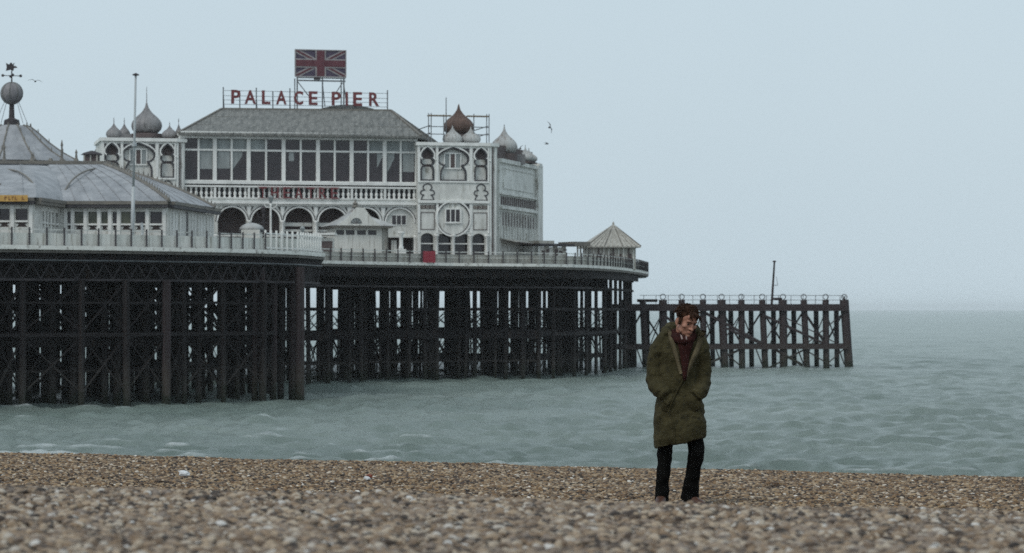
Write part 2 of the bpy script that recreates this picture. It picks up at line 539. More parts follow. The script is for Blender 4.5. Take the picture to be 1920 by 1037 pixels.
M['pebble_dry'] = pebble_material('dry_grey_pebbles', [(0.0, (0.018, 0.014, 0.012)), (0.15, (0.066, 0.045, 0.031)), (0.34, (0.16, 0.107, 0.066)), (0.52, (0.25, 0.178, 0.115)),
    (0.66, (0.185, 0.148, 0.122)), (0.80, (0.33, 0.25, 0.17)), (0.93, (0.38, 0.32, 0.25)), (0.985, (0.42, 0.385, 0.34)), (1.0, (0.56, 0.55, 0.53))])

# geometry nodes: scatter rounded stones over a patch of the bank
def shingle_patch(name, y0, y1, density, smin, smax, seed, label, pm):
    yy = np.linspace(y0, y1, max(8, int((y1 - y0) * 6)))
    uu = np.linspace(-1, 1, 70)
    U, Yp = np.meshgrid(uu, yy)
    Xp = U * (0.205 * Yp + 1.8)
    me = grid_mesh(name, Xp, Yp, beach_z(Xp, Yp) + 0.003, M['beach'])
    me.materials.append(pm)
    o = link(name, me)
    tag(o, label, 'shingle', kind='stuff')
    ng = bpy.data.node_groups.new(name + '_stones', 'GeometryNodeTree')
    ng.interface.new_socket('Geometry', in_out='INPUT', socket_type='NodeSocketGeometry')
    ng.interface.new_socket('Geometry', in_out='OUTPUT', socket_type='NodeSocketGeometry')
    N, L = ng.nodes, ng.links
    gi, go = N.new('NodeGroupInput'), N.new('NodeGroupOutput')
    dp = N.new('GeometryNodeDistributePointsOnFaces')
    dp.inputs['Density'].default_value = density
    dp.inputs['Seed'].default_value = seed
    L.new(gi.outputs[0], dp.inputs['Mesh'])
    g2i = N.new('GeometryNodeGeometryToInstance')
    for k in range(5):
        ico = N.new('GeometryNodeMeshIcoSphere')
        ico.inputs['Radius'].default_value = 1.0
        ico.inputs['Subdivisions'].default_value = 2
        sp = N.new('GeometryNodeSetPosition')
        nz = N.new('ShaderNodeTexNoise')
        nz.noise_dimensions = '4D'
        nz.inputs['W'].default_value = k * 3.7 + seed
        nz.inputs['Scale'].default_value = 0.8
        nz.inputs['Detail'].default_value = 1.0
        L.new(N.new('GeometryNodeInputPosition').outputs[0], nz.inputs['Vector'])
        sub = N.new('ShaderNodeVectorMath'); sub.operation = 'SUBTRACT'; sub.inputs[1].default_value = (0.5, 0.5, 0.5)
        L.new(nz.outputs['Color'], sub.inputs[0])
        sc = N.new('ShaderNodeVectorMath'); sc.operation = 'SCALE'; sc.inputs['Scale'].default_value = 1.1
        L.new(sub.outputs[0], sc.inputs[0])
        L.new(ico.outputs['Mesh'], sp.inputs['Geometry']); L.new(sc.outputs[0], sp.inputs['Offset'])
        ss = N.new('GeometryNodeSetShadeSmooth'); L.new(sp.outputs[0], ss.inputs['Geometry'])
        sm = N.new('GeometryNodeSetMaterial'); sm.inputs['Material'].default_value = pm
        L.new(ss.outputs[0], sm.inputs['Geometry'])
        tr = N.new('GeometryNodeTransform')
        tr.inputs['Scale'].default_value = [(1, .72, .5), (1, .85, .6), (1, .6, .45), (1, .9, .42), (1, .75, .7)][k]
        L.new(sm.outputs[0], tr.inputs['Geometry'])
        L.new(tr.outputs[0], g2i.inputs[0])
    ip = N.new('GeometryNodeInstanceOnPoints')
    L.new(dp.outputs['Points'], ip.inputs['Points'])
    L.new(g2i.outputs[0], ip.inputs['Instance'])
    ip.inputs['Pick Instance'].default_value = True
    rv = N.new('FunctionNodeRandomValue'); rv.data_type = 'FLOAT_VECTOR'
    rv.inputs[0].default_value = (-0.5, -0.5, 0.0); rv.inputs[1].default_value = (0.5, 0.5, 6.28)
    L.new(rv.outputs[0], ip.inputs['Rotation'])
    rs = N.new('FunctionNodeRandomValue'); rs.data_type = 'FLOAT'
    rs.inputs[2].default_value = 0.0; rs.inputs[3].default_value = 1.0
    pw = N.new('ShaderNodeMath'); pw.operation = 'POWER'; pw.inputs[1].default_value = 1.7
    L.new(rs.outputs[1], pw.inputs[0])
    mr = N.new('ShaderNodeMapRange')
    mr.inputs['To Min'].default_value = smin; mr.inputs['To Max'].default_value = smax
    L.new(pw.outputs[0], mr.inputs['Value'])
    L.new(mr.outputs[0], ip.inputs['Scale'])
    jg = N.new('GeometryNodeJoinGeometry')
    L.new(gi.outputs[0], jg.inputs[0]); L.new(ip.outputs[0], jg.inputs[0])
    L.new(jg.outputs[0], go.inputs[0])
    md = o.modifiers.new('stones', 'NODES'); md.node_group = ng
    return o
shingle_patch('shingle', 5.5, 13.6, 1600, 0.010, 0.027, 3, 'pale grey-brown pebbles heaped on the upper bank of the beach', M['pebble_dry'])
shingle_patch('shingle', 18.0, 35.2, 950, 0.013, 0.032, 11, 'brown pebbles on the lower bank where the man walks', M['pebble'])

# the largest stones of the near bank, one object each
stone_meshes = []
for k in range(6):
    mb = MB().ell((0, 0, 0), (1, 0.7 + 0.2 * random.random(), 0.42 + 0.2 * random.random()), 8, 5)
    mb.v = [tuple(Vector(p) * (1 + 0.28 * mnoise.noise(Vector(p) * 1.1 + Vector((k * 5.3, 0, 0))))) for p in mb.v]
    stone_meshes.append(mb.mesh('pebble', M['pebble_dry'], True))
for k in range(280):
    d = 7.6 + 5.0 * random.random() ** 1.3
    x = random.uniform(-1, 1) * 0.2 * d
    r = random.uniform(0.016, 0.024) if random.random() < 0.93 else random.uniform(0.024, 0.032)
    z = float(beach_z(x, d)) + r * 0.35
    q = Quaternion((0, 0, 1), random.uniform(0, 6.28)) @ Quaternion((1, 0, 0), random.uniform(-0.35, 0.35))
    link('pebble', random.choice(stone_meshes), beach, (x, d, z), q, (r, r, r))

# ---------------------------------------------------------------- sea
def sea_material():
    m = bpy.data.materials.new('sea_water')
    m.use_nodes = True
    n, l = m.node_tree.nodes, m.node_tree.links
    b = n['Principled BSDF']
    b.inputs['IOR'].default_value = 1.33
    b.inputs['Specular IOR Level'].default_value = 0.5
    geo = n.new('ShaderNodeNewGeometry')
    mp = n.new('ShaderNodeMapping'); mp.inputs['Scale'].default_value = (0.6, 1.0, 1.0)
    l.new(geo.outputs['Position'], mp.inputs['Vector'])
    n1 = n.new('ShaderNodeTexNoise'); n1.inputs['Scale'].default_value = 0.05; n1.inputs['Detail'].default_value = 5
    l.new(mp.outputs[0], n1.inputs['Vector'])
    rp = n.new('ShaderNodeValToRGB')
    rp.color_ramp.elements[0].position = 0.35; rp.color_ramp.elements[0].color = (0.155, 0.203, 0.182, 1)
    rp.color_ramp.elements[1].position = 0.68; rp.color_ramp.elements[1].color = (0.228, 0.280, 0.257, 1)
    l.new(n1.outputs['Fac'], rp.inputs[0])
    at = n.new('ShaderNodeAttribute'); at.attribute_name = 'foam'
    nf = n.new('ShaderNodeTexNoise'); nf.inputs['Scale'].default_value = 1.6; nf.inputs['Detail'].default_value = 8; nf.inputs['Roughness'].default_value = 0.7
    l.new(mp.outputs[0], nf.inputs['Vector'])
    ad = n.new('ShaderNodeMath'); ad.operation = 'ADD'
    l.new(at.outputs['Fac'], ad.inputs[0]); l.new(nf.outputs['Fac'], ad.inputs[1])
    fr = n.new('ShaderNodeMapRange')
    fr.inputs['From Min'].default_value = 0.92; fr.inputs['From Max'].default_value = 1.25
    l.new(ad.outputs[0], fr.inputs['Value'])
    mx = n.new('ShaderNodeMixRGB')
    l.new(fr.outputs[0], mx.inputs[0]); l.new(rp.outputs[0], mx.inputs[1]); mx.inputs[2].default_value = (0.50, 0.55, 0.55, 1)
    l.new(mx.outputs[0], b.inputs['Base Color'])
    rr = n.new('ShaderNodeMapRange'); rr.inputs['To Min'].default_value = 0.24; rr.inputs['To Max'].default_value = 0.8
    l.new(fr.outputs[0], rr.inputs['Value']); l.new(rr.outputs[0], b.inputs['Roughness'])
    n2 = n.new('ShaderNodeTexNoise'); n2.inputs['Scale'].default_value = 2.4; n2.inputs['Detail'].default_value = 9; n2.inputs['Roughness'].default_value = 0.74
    l.new(mp.outputs[0], n2.inputs['Vector'])
    bp = n.new('ShaderNodeBump'); bp.inputs['Strength'].default_value = 1.0; bp.inputs['Distance'].default_value = 0.30
    l.new(n2.outputs['Fac'], bp.inputs['Height']); l.new(bp.outputs[0], b.inputs['Normal'])
    return m
M['sea'] = sea_material()

rows = [45.0]
while rows[-1] < 16000:
    rows.append(rows[-1] + 0.30 * (rows[-1] / 100.0) ** 1.42 + 0.03)
rows = np.array(rows)
tt = np.concatenate([np.linspace(-0.9, -0.24, 60)[:-1], np.linspace(-0.24, 0.24, 400), np.linspace(0.24, 0.9, 60)[1:]])
T, D = np.meshgrid(tt, rows)
X, Y = T * D, D.copy()
rng = np.random.RandomState(5)
Z = np.zeros_like(X); DX = np.zeros_like(X); DY = np.zeros_like(X)
for k in range(110):
    lam = 0.8 * (8.0 / 0.8) ** (rng.rand() ** 1.2)
    th = math.radians(-90 + rng.randn() * 42 + 10)
    kx, ky = math.cos(th), math.sin(th)
    w = 2 * math.pi / lam
    amp = 0.0125 * lam ** 0.35
    amp_d = amp * np.clip(1.3 - D / (lam * 170.0), 0, 1)
    ph = w * (kx * X + ky * Y) + rng.rand() * 6.283
    Z += amp_d * np.cos(ph)
    DX -= amp_d * kx * np.sin(ph) * 1.0
    DY -= amp_d * ky * np.sin(ph) * 1.0
X = X + DX; Y = Y + DY
me = grid_mesh('sea', X, Y, Z, M['sea'])
left_wash = np.exp(-((D - 112 - 18 * (T + 0.1)) / 11.0) ** 2) * np.clip((0.02 - T) / 0.16, 0, 1)
under = np.exp(-((D - 208) / 22.0) ** 2) * np.clip((-0.115 - T) / 0.03, 0, 1)
sg = float(Z[(D > 90) & (D < 250)].std())
print('sea sigma', sg)
foam = np.clip((Z / sg - 1.0) * 0.30, -0.4, 0.5) + 0.50 * left_wash + 0.85 * under + 0.10 * np.exp(-((D - 100) / 14.0) ** 2)
# broken water about the feet of the near piles
PF = [((p - 960.0) / F * d, d) for p, d in ((-330, 152.5), (0, 163.0), (220, 167.5), (400, 172.5), (562, 181.0))]
dist = np.full(D.shape, 1e9)
for (xa, ya), (xb, yb) in zip(PF, PF[1:]):
    t_ = np.clip(((X - xa) * (xb - xa) + (Y - ya) * (yb - ya)) / ((xb - xa) ** 2 + (yb - ya) ** 2), 0, 1)
    dist = np.minimum(dist, np.hypot(X - xa - (xb - xa) * t_, Y - ya - (yb - ya) * t_))
foam = foam + 0.30 * np.exp(-(dist / 2.2) ** 2)
fa = me.attributes.new('foam', 'FLOAT', 'POINT')
fa.data.foreach_set('value', foam.astype(np.float32).ravel())
sea = link('sea', me)
tag(sea, 'grey green choppy sea', 'sea', kind='structure')

# sea air: thin pale haze over the whole place, below the sky
hz = MB().box(-16000, 16000, -70, 17000, -6.0, 33.0)
haze_m = bpy.data.materials.new('sea_haze')
haze_m.use_nodes = True
hn = haze_m.node_tree.nodes; hl = haze_m.node_tree.links
hn.clear()
ho = hn.new('ShaderNodeOutputMaterial')
hv = hn.new('ShaderNodeVolumePrincipled')
hv.inputs['Color'].default_value = (0.93, 0.97, 1.0, 1)
hv.inputs['Density'].default_value = 0.00009
hv.inputs['Anisotropy'].default_value = 0.0
hl.new(hv.outputs[0], ho.inputs['Volume'])
haze = hz.build('haze', haze_m)
tag(haze, 'thin pale sea haze over the water', 'haze', kind='stuff')
# ================================================================ THE PIER: near promenade deck
def arc_points(poly, step):
    """points every step metres along a polyline"""
    out = []
    carry = 0.0
    for a, b in zip(poly, poly[1:]):
        a, b = Vector(a), Vector(b)
        L = (b - a).length
        s = carry
        while s < L:
            out.append(tuple(a + (b - a) * (s / L)))
            s += step
        carry = s - L
    return out
def ribbon(mb, line, z0, z1, t):
    """a plate standing along a plan polyline, t thick (towards the back)"""
    for a, b in zip(line, line[1:]):
        a, b = Vector(a), Vector(b)
        d = (b - a).normalized(); n = Vector((-d.y, d.x)) * t
        q = [a, b, b + n, a + n]
        mb.add([(p.x, p.y, z) for z in (z0, z1) for p in q],
               [(0, 3, 2, 1), (4, 5, 6, 7), (0, 1, 5, 4), (1, 2, 6, 5), (2, 3, 7, 6), (3, 0, 4, 7)])
def shift(line, n, s):
    """line moved inward by s along n"""
    return [(p[0] + n[0] * s, p[1] + n[1] * s) for p in line]

PN = [(-330, 152.5), (0, 163.0), (220, 167.5), (400, 172.5), (500, 177.0), (562, 181.0), (608, 188.0)]
near_edge = [(WX(p, d), d) for p, d in PN]
INN = Vector((-0.42, 0.91))
pier = empty('pier', (WX(200, 168), 168, 0), 'long dark iron pier on close-set piles carrying the pavilion', 'pier')
back_edge = [(WX(600, 214) , 214), (WX(300, 216), 216), (WX(-330, 206), 206)]
deck_poly = near_edge + back_edge
MB().slab(deck_poly, DECK - 0.35, DECK).build('deck', M['deckm'], pier, 'world')
mb = MB(); ribbon(mb, shift(near_edge, INN, -0.16), DECK - 0.16, DECK + 0.10, 0.14); mb.build('deck_edge', M['edge'], pier, 'world')
mb = MB(); ribbon(mb, shift(near_edge, INN, 0.55), DECK - 0.95, DECK - 0.36, 0.12); mb.build('fascia_girder', M['iron'], pier, 'world')
# lattice girder below the deck, its struts one by one on the near side
gl = shift(near_edge, INN, 0.75)
mb = MB(); ribbon(mb, gl, 9.02, 9.14, 0.12); ribbon(mb, gl, 7.92, 8.06, 0.12)
gird = mb.build('lattice_girder', M['iron2'], pier, 'world')
pts = arc_points(gl, 0.62)
off0 = Vector((0, 0, 0))
for i, (a, b) in enumerate(zip(pts, pts[1:])):
    z0, z1 = (8.06, 9.02) if i % 2 == 0 else (9.02, 8.06)
    o = rod('strut', (a[0], a[1], z0), (b[0], b[1], z1), 0.06, M['iron2'], gird)
mb = MB(); ribbon(mb, shift(near_edge, INN, 2.2), 8.02, 9.6, 0.08); mb.build('gap_blocker_plate', M['iron'], pier, 'world')  # solid dark plate added to stop sky light showing through the lattice
pl_ = shift(near_edge, INN, 0.42)
mb = MB(); mb.tube([(p[0], p[1], 9.2) for p in pl_], 0.045, 6); mb.build('service_pipe', M['steel'], pier, 'world')
# plate behind the lattice and deeper lattice rows in one part
mb = MB()
for s in (3.4, 8, 13, 18, 24, 30):
    g2 = shift(near_edge, INN, s)
    ribbon(mb, g2, 7.95, 8.25, 0.2); ribbon(mb, g2, 8.9, 9.62, 0.2)
    q = arc_points(g2, 0.9)
    for i, (a, b) in enumerate(zip(q, q[1:])):
        z0, z1 = (8.2, 8.95) if i % 2 == 0 else (8.95, 8.2)
        mb.bar((a[0], a[1], z0), (b[0], b[1], z1), 0.16)
g = mb.build('inner_girders', M['iron'], pier, 'world'); tag(g, kind='stuff')
# piles and bracing
ROWS = [1.0, 4.2, 8.0, 12.5, 17.5, 23.0, 29.0]
stations = arc_points(near_edge[:-1], 3.05)
grid = {}
for i, st in enumerate(stations):
    for j, s in enumerate(ROWS):
        jx = random.uniform(-0.75, 0.75) if j == 0 else random.uniform(-0.55, 0.55)
        x, y = st[0] + INN.x * s + jx, st[1] + INN.y * s
        grid[i, j] = (x, y)
        r = random.choice([0.18, 0.21, 0.25, 0.30]) if j < 2 else random.uniform(0.20, 0.29)
        pile((x, y), r, -3.0, 8.0, M['iron'] if (j or i % 4) else M['timber'], pier, (random.uniform(-.12, .12), 0))
        if j >= 1 and (i + j) % 3:
            pile((x + 0.9 + random.uniform(-.3, .9), y + random.uniform(-.8, 1.6)), random.uniform(.17, .25), -3.0, 8.0, M['iron'], pier)
for px in (545, 562):                                             # stout piles at the corner of the promenade deck
    d = 180.4; pile((WX(px, d), d + (0 if px == 562 else 2.2)), 0.33, -3.0, 9.0, M['timber'], pier)
for px in (478, 491):
    pile((WX(px, 178), 178.0), 0.22, -3.0, 9.0, M['timber'], pier)
nst = len(stations)
for i in range(nst - 1):                                          # near row, member by member
    a, b = grid[i, 0], grid[i + 1, 0]
    rod('beam', (a[0], a[1], 4.55), (b[0], b[1], 4.55), 0.22, M['iron'], pier)
    rod('beam', (a[0], a[1], 6.55), (b[0], b[1], 6.55), 0.12, M['iron'], pier)
    for z0, z1 in ((0.9, 4.4), (4.7, 7.9)):
        rod('brace', (a[0], a[1], z0), (b[0], b[1], z1), 0.09, M['iron'], pier)
        rod('brace', (a[0], a[1] + 0.1, z1), (b[0], b[1] + 0.1, z0), 0.09, M['iron'], pier)
mb = MB()
for j in range(1, len(ROWS)):
    for i in range(nst - 1):
        a, b = grid[i, j], grid[i + 1, j]
        mb.bar((a[0], a[1], 4.2), (b[0], b[1], 4.2), 0.3, 0.95)
        mb.bar((a[0], a[1], 6.6), (b[0], b[1], 6.6), 0.14, 0.16)
        mb.bar((a[0], a[1], 2.2), (b[0], b[1], 2.2), 0.16)
        for z0, z1 in ((0.4, 4.2), (4.6, 7.9)):
            if random.random() < (0.85 if z0 > 3 else 0.4): mb.bar((a[0], a[1], z0), (b[0], b[1], z1), 0.11)
            if random.random() < (0.85 if z0 > 3 else 0.4): mb.bar((a[0], a[1] + 0.12, z1), (b[0], b[1] + 0.12, z0), 0.10)
for i in range(nst):
    for j in range(len(ROWS) - 1):
        a, b = grid[i, j], grid[i, j + 1]
        mb.bar((a[0], a[1], 4.45), (b[0], b[1], 4.45), 0.22, 0.4)
        if (i + j) % 2: mb.bar((a[0], a[1], 0.8), (b[0], b[1], 4.2), 0.10)
        mb.bar((a[0], a[1], 4.6), (b[0], b[1], 7.8), 0.12)
g = mb.build('inner_bracing', M['iron'], pier, 'world'); tag(g, kind='stuff')
# railing: pale panels, dark standards, white pickets at the end
line = shift(near_edge, INN, 0.25)
cut = 5
mb = MB(); ribbon(mb, line[:cut], DECK + 0.12, DECK + 0.86, 0.05)
rail = mb.build('railing_panel', M['panel'], pier, 'world')
mb = MB(); ribbon(mb, line[:cut], DECK + 1.06, DECK + 1.12, 0.06); mb.build('handrail', M['white'], pier, 'world')
for k, (x, y) in enumerate(arc_points(shift(near_edge, INN, 0.12)[:cut], 1.17)):
    rod('railing_post', (x, y, DECK + 0.08), (x, y, DECK + 1.22), 0.10, M['trim'], pier)
tail = line[4:]
for (x, y) in arc_points(tail, 0.72):
    mbp = 'picket'
    rod(mbp, (x, y, DECK + 0.08), (x, y, DECK + 1.42), 0.13, M['white2'], pier)
mb = MB(); ribbon(mb, tail, DECK + 1.16, DECK + 1.24, 0.07); ribbon(mb, tail, DECK + 0.2, DECK + 0.3, 0.07); mb.build('picket_rail', M['white2'], pier, 'world')
mb = MB(); ribbon(mb, shift(tail, INN, 0.35), DECK + 0.12, DECK + 0.95, 0.05); mb.build('railing_panel', M['panel'], pier, 'world')

# ================================================================ THE PIER HEAD under the theatre
PH = [(560, 213.5), (660, 219.5), (760, 224.5), (850, 228.5), (933, 230.5), (1010, 232.5), (1072, 235.5), (1110, 239.5), (1142, 246.0), (1172, 255.0), (1200, 270.0), (1216, 284.0)]
head_edge = [(WX(p, d), d) for p, d in PH]
head_poly = head_edge + [(WX(1210, 300), 300), (WX(1150, 312), 312), (WX(500, 312), 312), (WX(150, 290), 290), (WX(150, 226), 226)]
head = empty('theatre_pier', (WX(860, 235), 235, 0), 'broad pier head with rounded corner standing on a forest of thin piles', 'pier')
MB().slab(head_poly, DECK - 0.34, DECK).build('deck', M['deckm'], head, 'world')
NH = Vector((-0.12, 0.99))
mb = MB(); ribbon(mb, shift(head_edge, NH, -0.2), DECK - 0.14, DECK + 0.11, 0.15); mb.build('deck_edge', M['edge'], head, 'world')
mb = MB(); ribbon(mb, shift(head_edge, NH, 1.0)[:-1], DECK - 1.05, DECK - 0.36, 0.14); mb.build('fascia_girder', M['iron'], head, 'world')
he = [(WX(p, d), d + 1.8) for p, d in PH[:-4]]
mb = MB(); ribbon(mb, he, 8.86, 8.95, 0.1); ribbon(mb, he, 8.02, 8.14, 0.12)
mb.build('lattice_girder', M['iron2'], head, 'world')
pts = arc_points(he, 0.8)
for i, (a, b) in enumerate(zip(pts, pts[1:])):
    z0, z1 = (8.1, 8.9) if i % 2 == 0 else (8.9, 8.1)
    rod('strut', (a[0], a[1], z0), (b[0], b[1], z1), 0.075, M['iron'], head)
hp = {}
ang = math.radians(5)
e1 = Vector((math.cos(ang), math.sin(ang))); e2 = Vector((-math.sin(ang) + 0.10, math.cos(ang)))
org = Vector((WX(565, 216), 216))
HROWS = [0.0, 4.0, 8.5, 13.5, 19.0, 25.0, 32.0, 39.0, 46.0, 54.0]
for j, s in enumerate(HROWS):
    for i in range(-16, 32):
        if i < 0 and j > 3: continue
        p = org + e1 * (i * 1.55) + e2 * s
        if j: p = p + e1 * random.uniform(-0.85, 0.85)
        else: p = p + e1 * random.uniform(-.3, .3)
        if i == 15 and False: continue
        if inside(head_poly, p.x, p.y) and edge_dist(head_poly, p.x, p.y) > 1.9:
            hp[i, j] = p
            pile(p, random.uniform(0.15, 0.21), -3.0, 8.15, M['iron'], head if i >= 0 else pier, (random.uniform(-.1, .1), 0))
# further thin piles deep under the head, too many to tell apart
mb = MB()
rp_ = random.Random(21)
for k in range(420):
    p = org + e1 * rp_.uniform(0, 46) + e2 * rp_.uniform(3, 56)
    if inside(head_poly, p.x, p.y) and edge_dist(head_poly, p.x, p.y) > 3.5 and k % 2:
        w_ = rp_.uniform(.13, .24); lx_ = rp_.uniform(-.35, .35)
        mb.bar((p.x + lx_, p.y, -2.5), (p.x, p.y, rp_.choice([6.2, 8.2, 8.2])), w_)
        if rp_.random() < .5: mb.bar((p.x, p.y, rp_.uniform(.5, 3)), (p.x + rp_.uniform(1.2, 2.4) * rp_.choice([-1, 1]), p.y, rp_.uniform(4, 6.2)), .09)
g = mb.build('inner_piles', M['iron'], head, 'world'); tag(g, kind='stuff')
# piles that follow the rounded corner
cor = [(WX(p, d) - 1.6, d + 1.6) for p, d in PH[6:]]
for (x, y) in arc_points(cor, 4.6):
    pile((x, y), 0.17, -3.0, 9.6, M['iron'], head)
mb = MB()
for (i, j), p in hp.items():
    q = hp.get((i + 1, j))
    if q is not None:
        mb.bar((p.x, p.y, 6.15), (q.x, q.y, 6.15), 0.22, 0.26)
        mb.bar((p.x, p.y, 3.95), (q.x, q.y, 3.95), 0.3, 0.78)
        mb.bar((p.x, p.y, 1.6), (q.x, q.y, 1.6), 0.14, 0.16)
        mb.bar((p.x, p.y, 8.1), (q.x, q.y, 8.1), 0.2, 0.25)
        mb.bar((p.x, p.y, 9.0), (q.x, q.y, 9.0), 0.2, 1.1)
        for z0, z1 in ((0.5, 3.7), (4.3, 6.1)):
            if random.random() < 0.6: mb.bar((p.x, p.y, z0), (q.x, q.y, z1), 0.075)
            if random.random() < 0.6: mb.bar((p.x, p.y + .1, z1), (q.x, q.y + .1, z0), 0.075)
        if j > 1 and i < 19:
            mb.bar((p.x, p.y, 8.55), (q.x, q.y, 8.55), 0.2, 0.75)
    q = hp.get((i, j + 1))
    if q is not None:
        mb.bar((p.x, p.y, 6.2), (q.x, q.y, 6.2), 0.2)
        mb.bar((p.x, p.y, 4.0), (q.x, q.y, 4.0), 0.25, 0.5)
        mb.bar((p.x, p.y, 0.8), (q.x, q.y, 3.9), 0.09)
        mb.bar((p.x, p.y, 3.9), (q.x, q.y, 0.8), 0.09)
for a, b in zip(cor, cor[1:]):
    for z, h in ((9.3, 0.6), (8.1, 0.22), (6.15, 0.22), (3.95, 0.3)):
        mb.bar((a[0], a[1], z), (b[0], b[1], z), 0.18, h)
g = mb.build('inner_bracing', M['iron'], head, 'world'); tag(g, kind='stuff')
# plank landing below the deck edge towards the promenade
hl_ = shift(head_edge, NH, 0.1)
mb = MB(); ribbon(mb, hl_, DECK + 1.02, DECK + 1.09, 0.06); ribbon(mb, hl_, DECK + 0.55, DECK + 0.59, 0.05); mb.build('handrail', M['panel'], head, 'world')
for (x, y) in arc_points(hl_, 1.42):
    rod('railing_post', (x, y - 0.03, DECK + 0.08), (x, y - 0.03, DECK + 1.17), 0.11, M['iron2'], head)
mb = MB(); ribbon(mb, shift(head_edge, NH, 0.28), DECK + 0.13, DECK + 0.86, 0.04); mb.build('railing_panel', M['cream'], head, 'world')

# ================================================================ THE LANDING STAGE
stage = empty('landing_stage', (WX(1400, 279), 279, 0), 'low dark timber landing stage running out from the pier head', 'landing stage')
FS = Frame(1195, 276.0, 1590, 280.0, 0.0)
def SP(px, z, off=0.0):
    lx = FS.x(px, off); return FS.world(lx, off, z)
ST_TOP = 6.5
fr_px = [1135, 1170, 1205, 1243, 1278, 1318, 1353, 1390, 1429, 1468, 1507, 1548, 1583]
for k, px in enumerate(fr_px):
    wide = 0.34 if k % 3 else 0.42
    if k == len(fr_px) - 1: wide = 0.46
    if px < 1200: wide = 0.26
    top = ST_TOP + 0.65
    a = SP(px + (2 if k % 2 else 8) + (4 if px == 1583 else 0), -2.5); b = SP(px, top)
    link('pile', unit_cyl(M['timber']), stage, a - stage.location, (b - a).to_track_quat('Z', 'Y'), (wide, wide, (b - a).length))
for k, px in enumerate([1150, 1190, 1215, 1262, 1300, 1337, 1372, 1410, 1452, 1490, 1532, 1570]):   # back row
    a = SP(px, -2.5, 6.0); b = SP(px - 2, ST_TOP, 6.0)
    link('pile', unit_cyl(M['timber']), stage, a - stage.location, (b - a).to_track_quat('Z', 'Y'), (0.27, 0.27, (b - a).length))
for z, w, h in ((ST_TOP - 0.22, 0.4, 0.62), (2.25, 0.36, 0.52)):
    for off in (-0.45, 5.6):
        for k in range(len(fr_px) - 1):
            rod('beam', SP(fr_px[k], z, off), SP(fr_px[k + 1] + (5 if k == 11 else 0), z, off), w, M['timber'], stage, h)
mb = MB()
mb.slab([(p.x, p.y) for p in (SP(1130, 0, -0.2), SP(1588, 0, -0.2), SP(1590, 0, 6.2), SP(1130, 0, 6.2))], ST_TOP + 0.10, ST_TOP + 0.2)
mb.build('stage_deck', M['timber'], stage, 'world')
for a, za, b, zb, w in [(1318, 5.9, 1429, 2.6, .28), (1353, 4.4, 1429, 2.5, .22), (1429, 5.6, 1548, 2.5, .24), (1468, 5.4, 1583, 2.2, .10), (1507, 2.3, 1583, 5.8, .10),
                        (1390, 2.0, 1318, 0.3, .22), (1452, 2.0, 1505, 0.3, .26), (1507, 1.9, 1440, 0.0, .16), (1507, 2.0, 1560, 0.2, .12), (1583, 2.0, 1548, 0.3, .1),
                        (1243, 5.6, 1318, 2.5, .24), (1278, 2.2, 1353, 5.6, .1), (1390, 5.8, 1353, 2.5, .1), (1429, 2.4, 1468, 5.8, .1), (1507, 5.8, 1548, 2.4, .1),
                        (1205, 2.2, 1243, 5.8, .1), (1353, 1.9, 1390, 0.2, .12), (1243, 2.0, 1278, 0.3, .14)]:
    rod('brace', SP(a, za, -0.25), SP(b, zb, -0.25), w, M['timber'], stage)
for k in range(len(fr_px) - 1):
    a, b = (fr_px[k], fr_px[k + 1]) if k % 2 else (fr_px[k + 1], fr_px[k])
    rod('brace', SP(a, 2.5, 6.1), SP(b, 6.0, 6.1), 0.16, M['timber'], stage)
    rod('brace', SP(a, 5.9, 3.0), SP(b, 0.3, 3.4), 0.1, M['timber'], stage)
for z in (ST_TOP + 0.62, ST_TOP + 1.1):
    rod('handrail', SP(1200, z, 0.3), SP(1578, z, 0.3), 0.045, M['iron2'], stage)
for k in range(17):
    px = 1207 + k * 23
    rod('railing_post', SP(px, ST_TOP + 0.2, 0.3), SP(px, ST_TOP + 1.12, 0.3), 0.05, M['iron2'], stage)
for k, px in enumerate(fr_px[3:]):                                # lamp hoops on the pile heads
    b = SP(px, ST_TOP + 0.65)
    mb = MB(); mb.tube([b + Vector((0.28 * math.cos(t) , 0, 0.30 + 0.28 * math.sin(t))) for t in np.linspace(-1.4, 4.5, 12)], 0.045, 6)
    mb.v = [tuple(Vector(p)) for p in mb.v]
    mb.build('mooring_hoop', M['iron2'], stage, 'world')
rod('beam', SP(1195, ST_TOP + 0.55, 1.0), SP(1232, ST_TOP + 0.55, 1.0), 0.3, M['timber'], stage)
rod('beam', SP(1446, ST_TOP + 0.75, 0.2), SP(1466, ST_TOP + 0.75, 0.2), 0.22, M['timber'], stage)
mb = MB()
for t in range(7):
    b = SP(1583, ST_TOP + 0.6); mb.bar(b, b + Vector((random.uniform(-.4, .3), 0, random.uniform(.3, .6))), 0.05)
tag(mb.build('frayed_rope', M['timber'], stage, 'world'), None)

mastp = SP(1447, ST_TOP + 0.2, 0.8)
mast = empty('mast', mastp, 'tall thin dark mast standing on the landing stage', 'mast')
top = SP(1452, 0, 0.8); mt = Vector((top.x, top.y, 6.15 + 88 / F * 279.5))
mb = MB(); mb.tube([mastp, mt], [0.13, 0.09], 8); mb.build('pole', M['timber'], mast, 'world')
mb = MB(); mb.lathe([(0.02, 0), (0.18, 0.03), (0.18, 0.14), (0.06, 0.2)], mt, 8); mb.build('cap', M['timber'], mast, 'world')
mb = MB(); mb.bar(mt + Vector((-0.12, 0, -2.4)), mt + Vector((0.35, 0, -2.4)), 0.06); mb.bar(mt + Vector((0.35, 0, -2.4)), mt + Vector((0.2, 0, -1.5)), 0.04); mb.build('bracket', M['iron2'], mast, 'world')
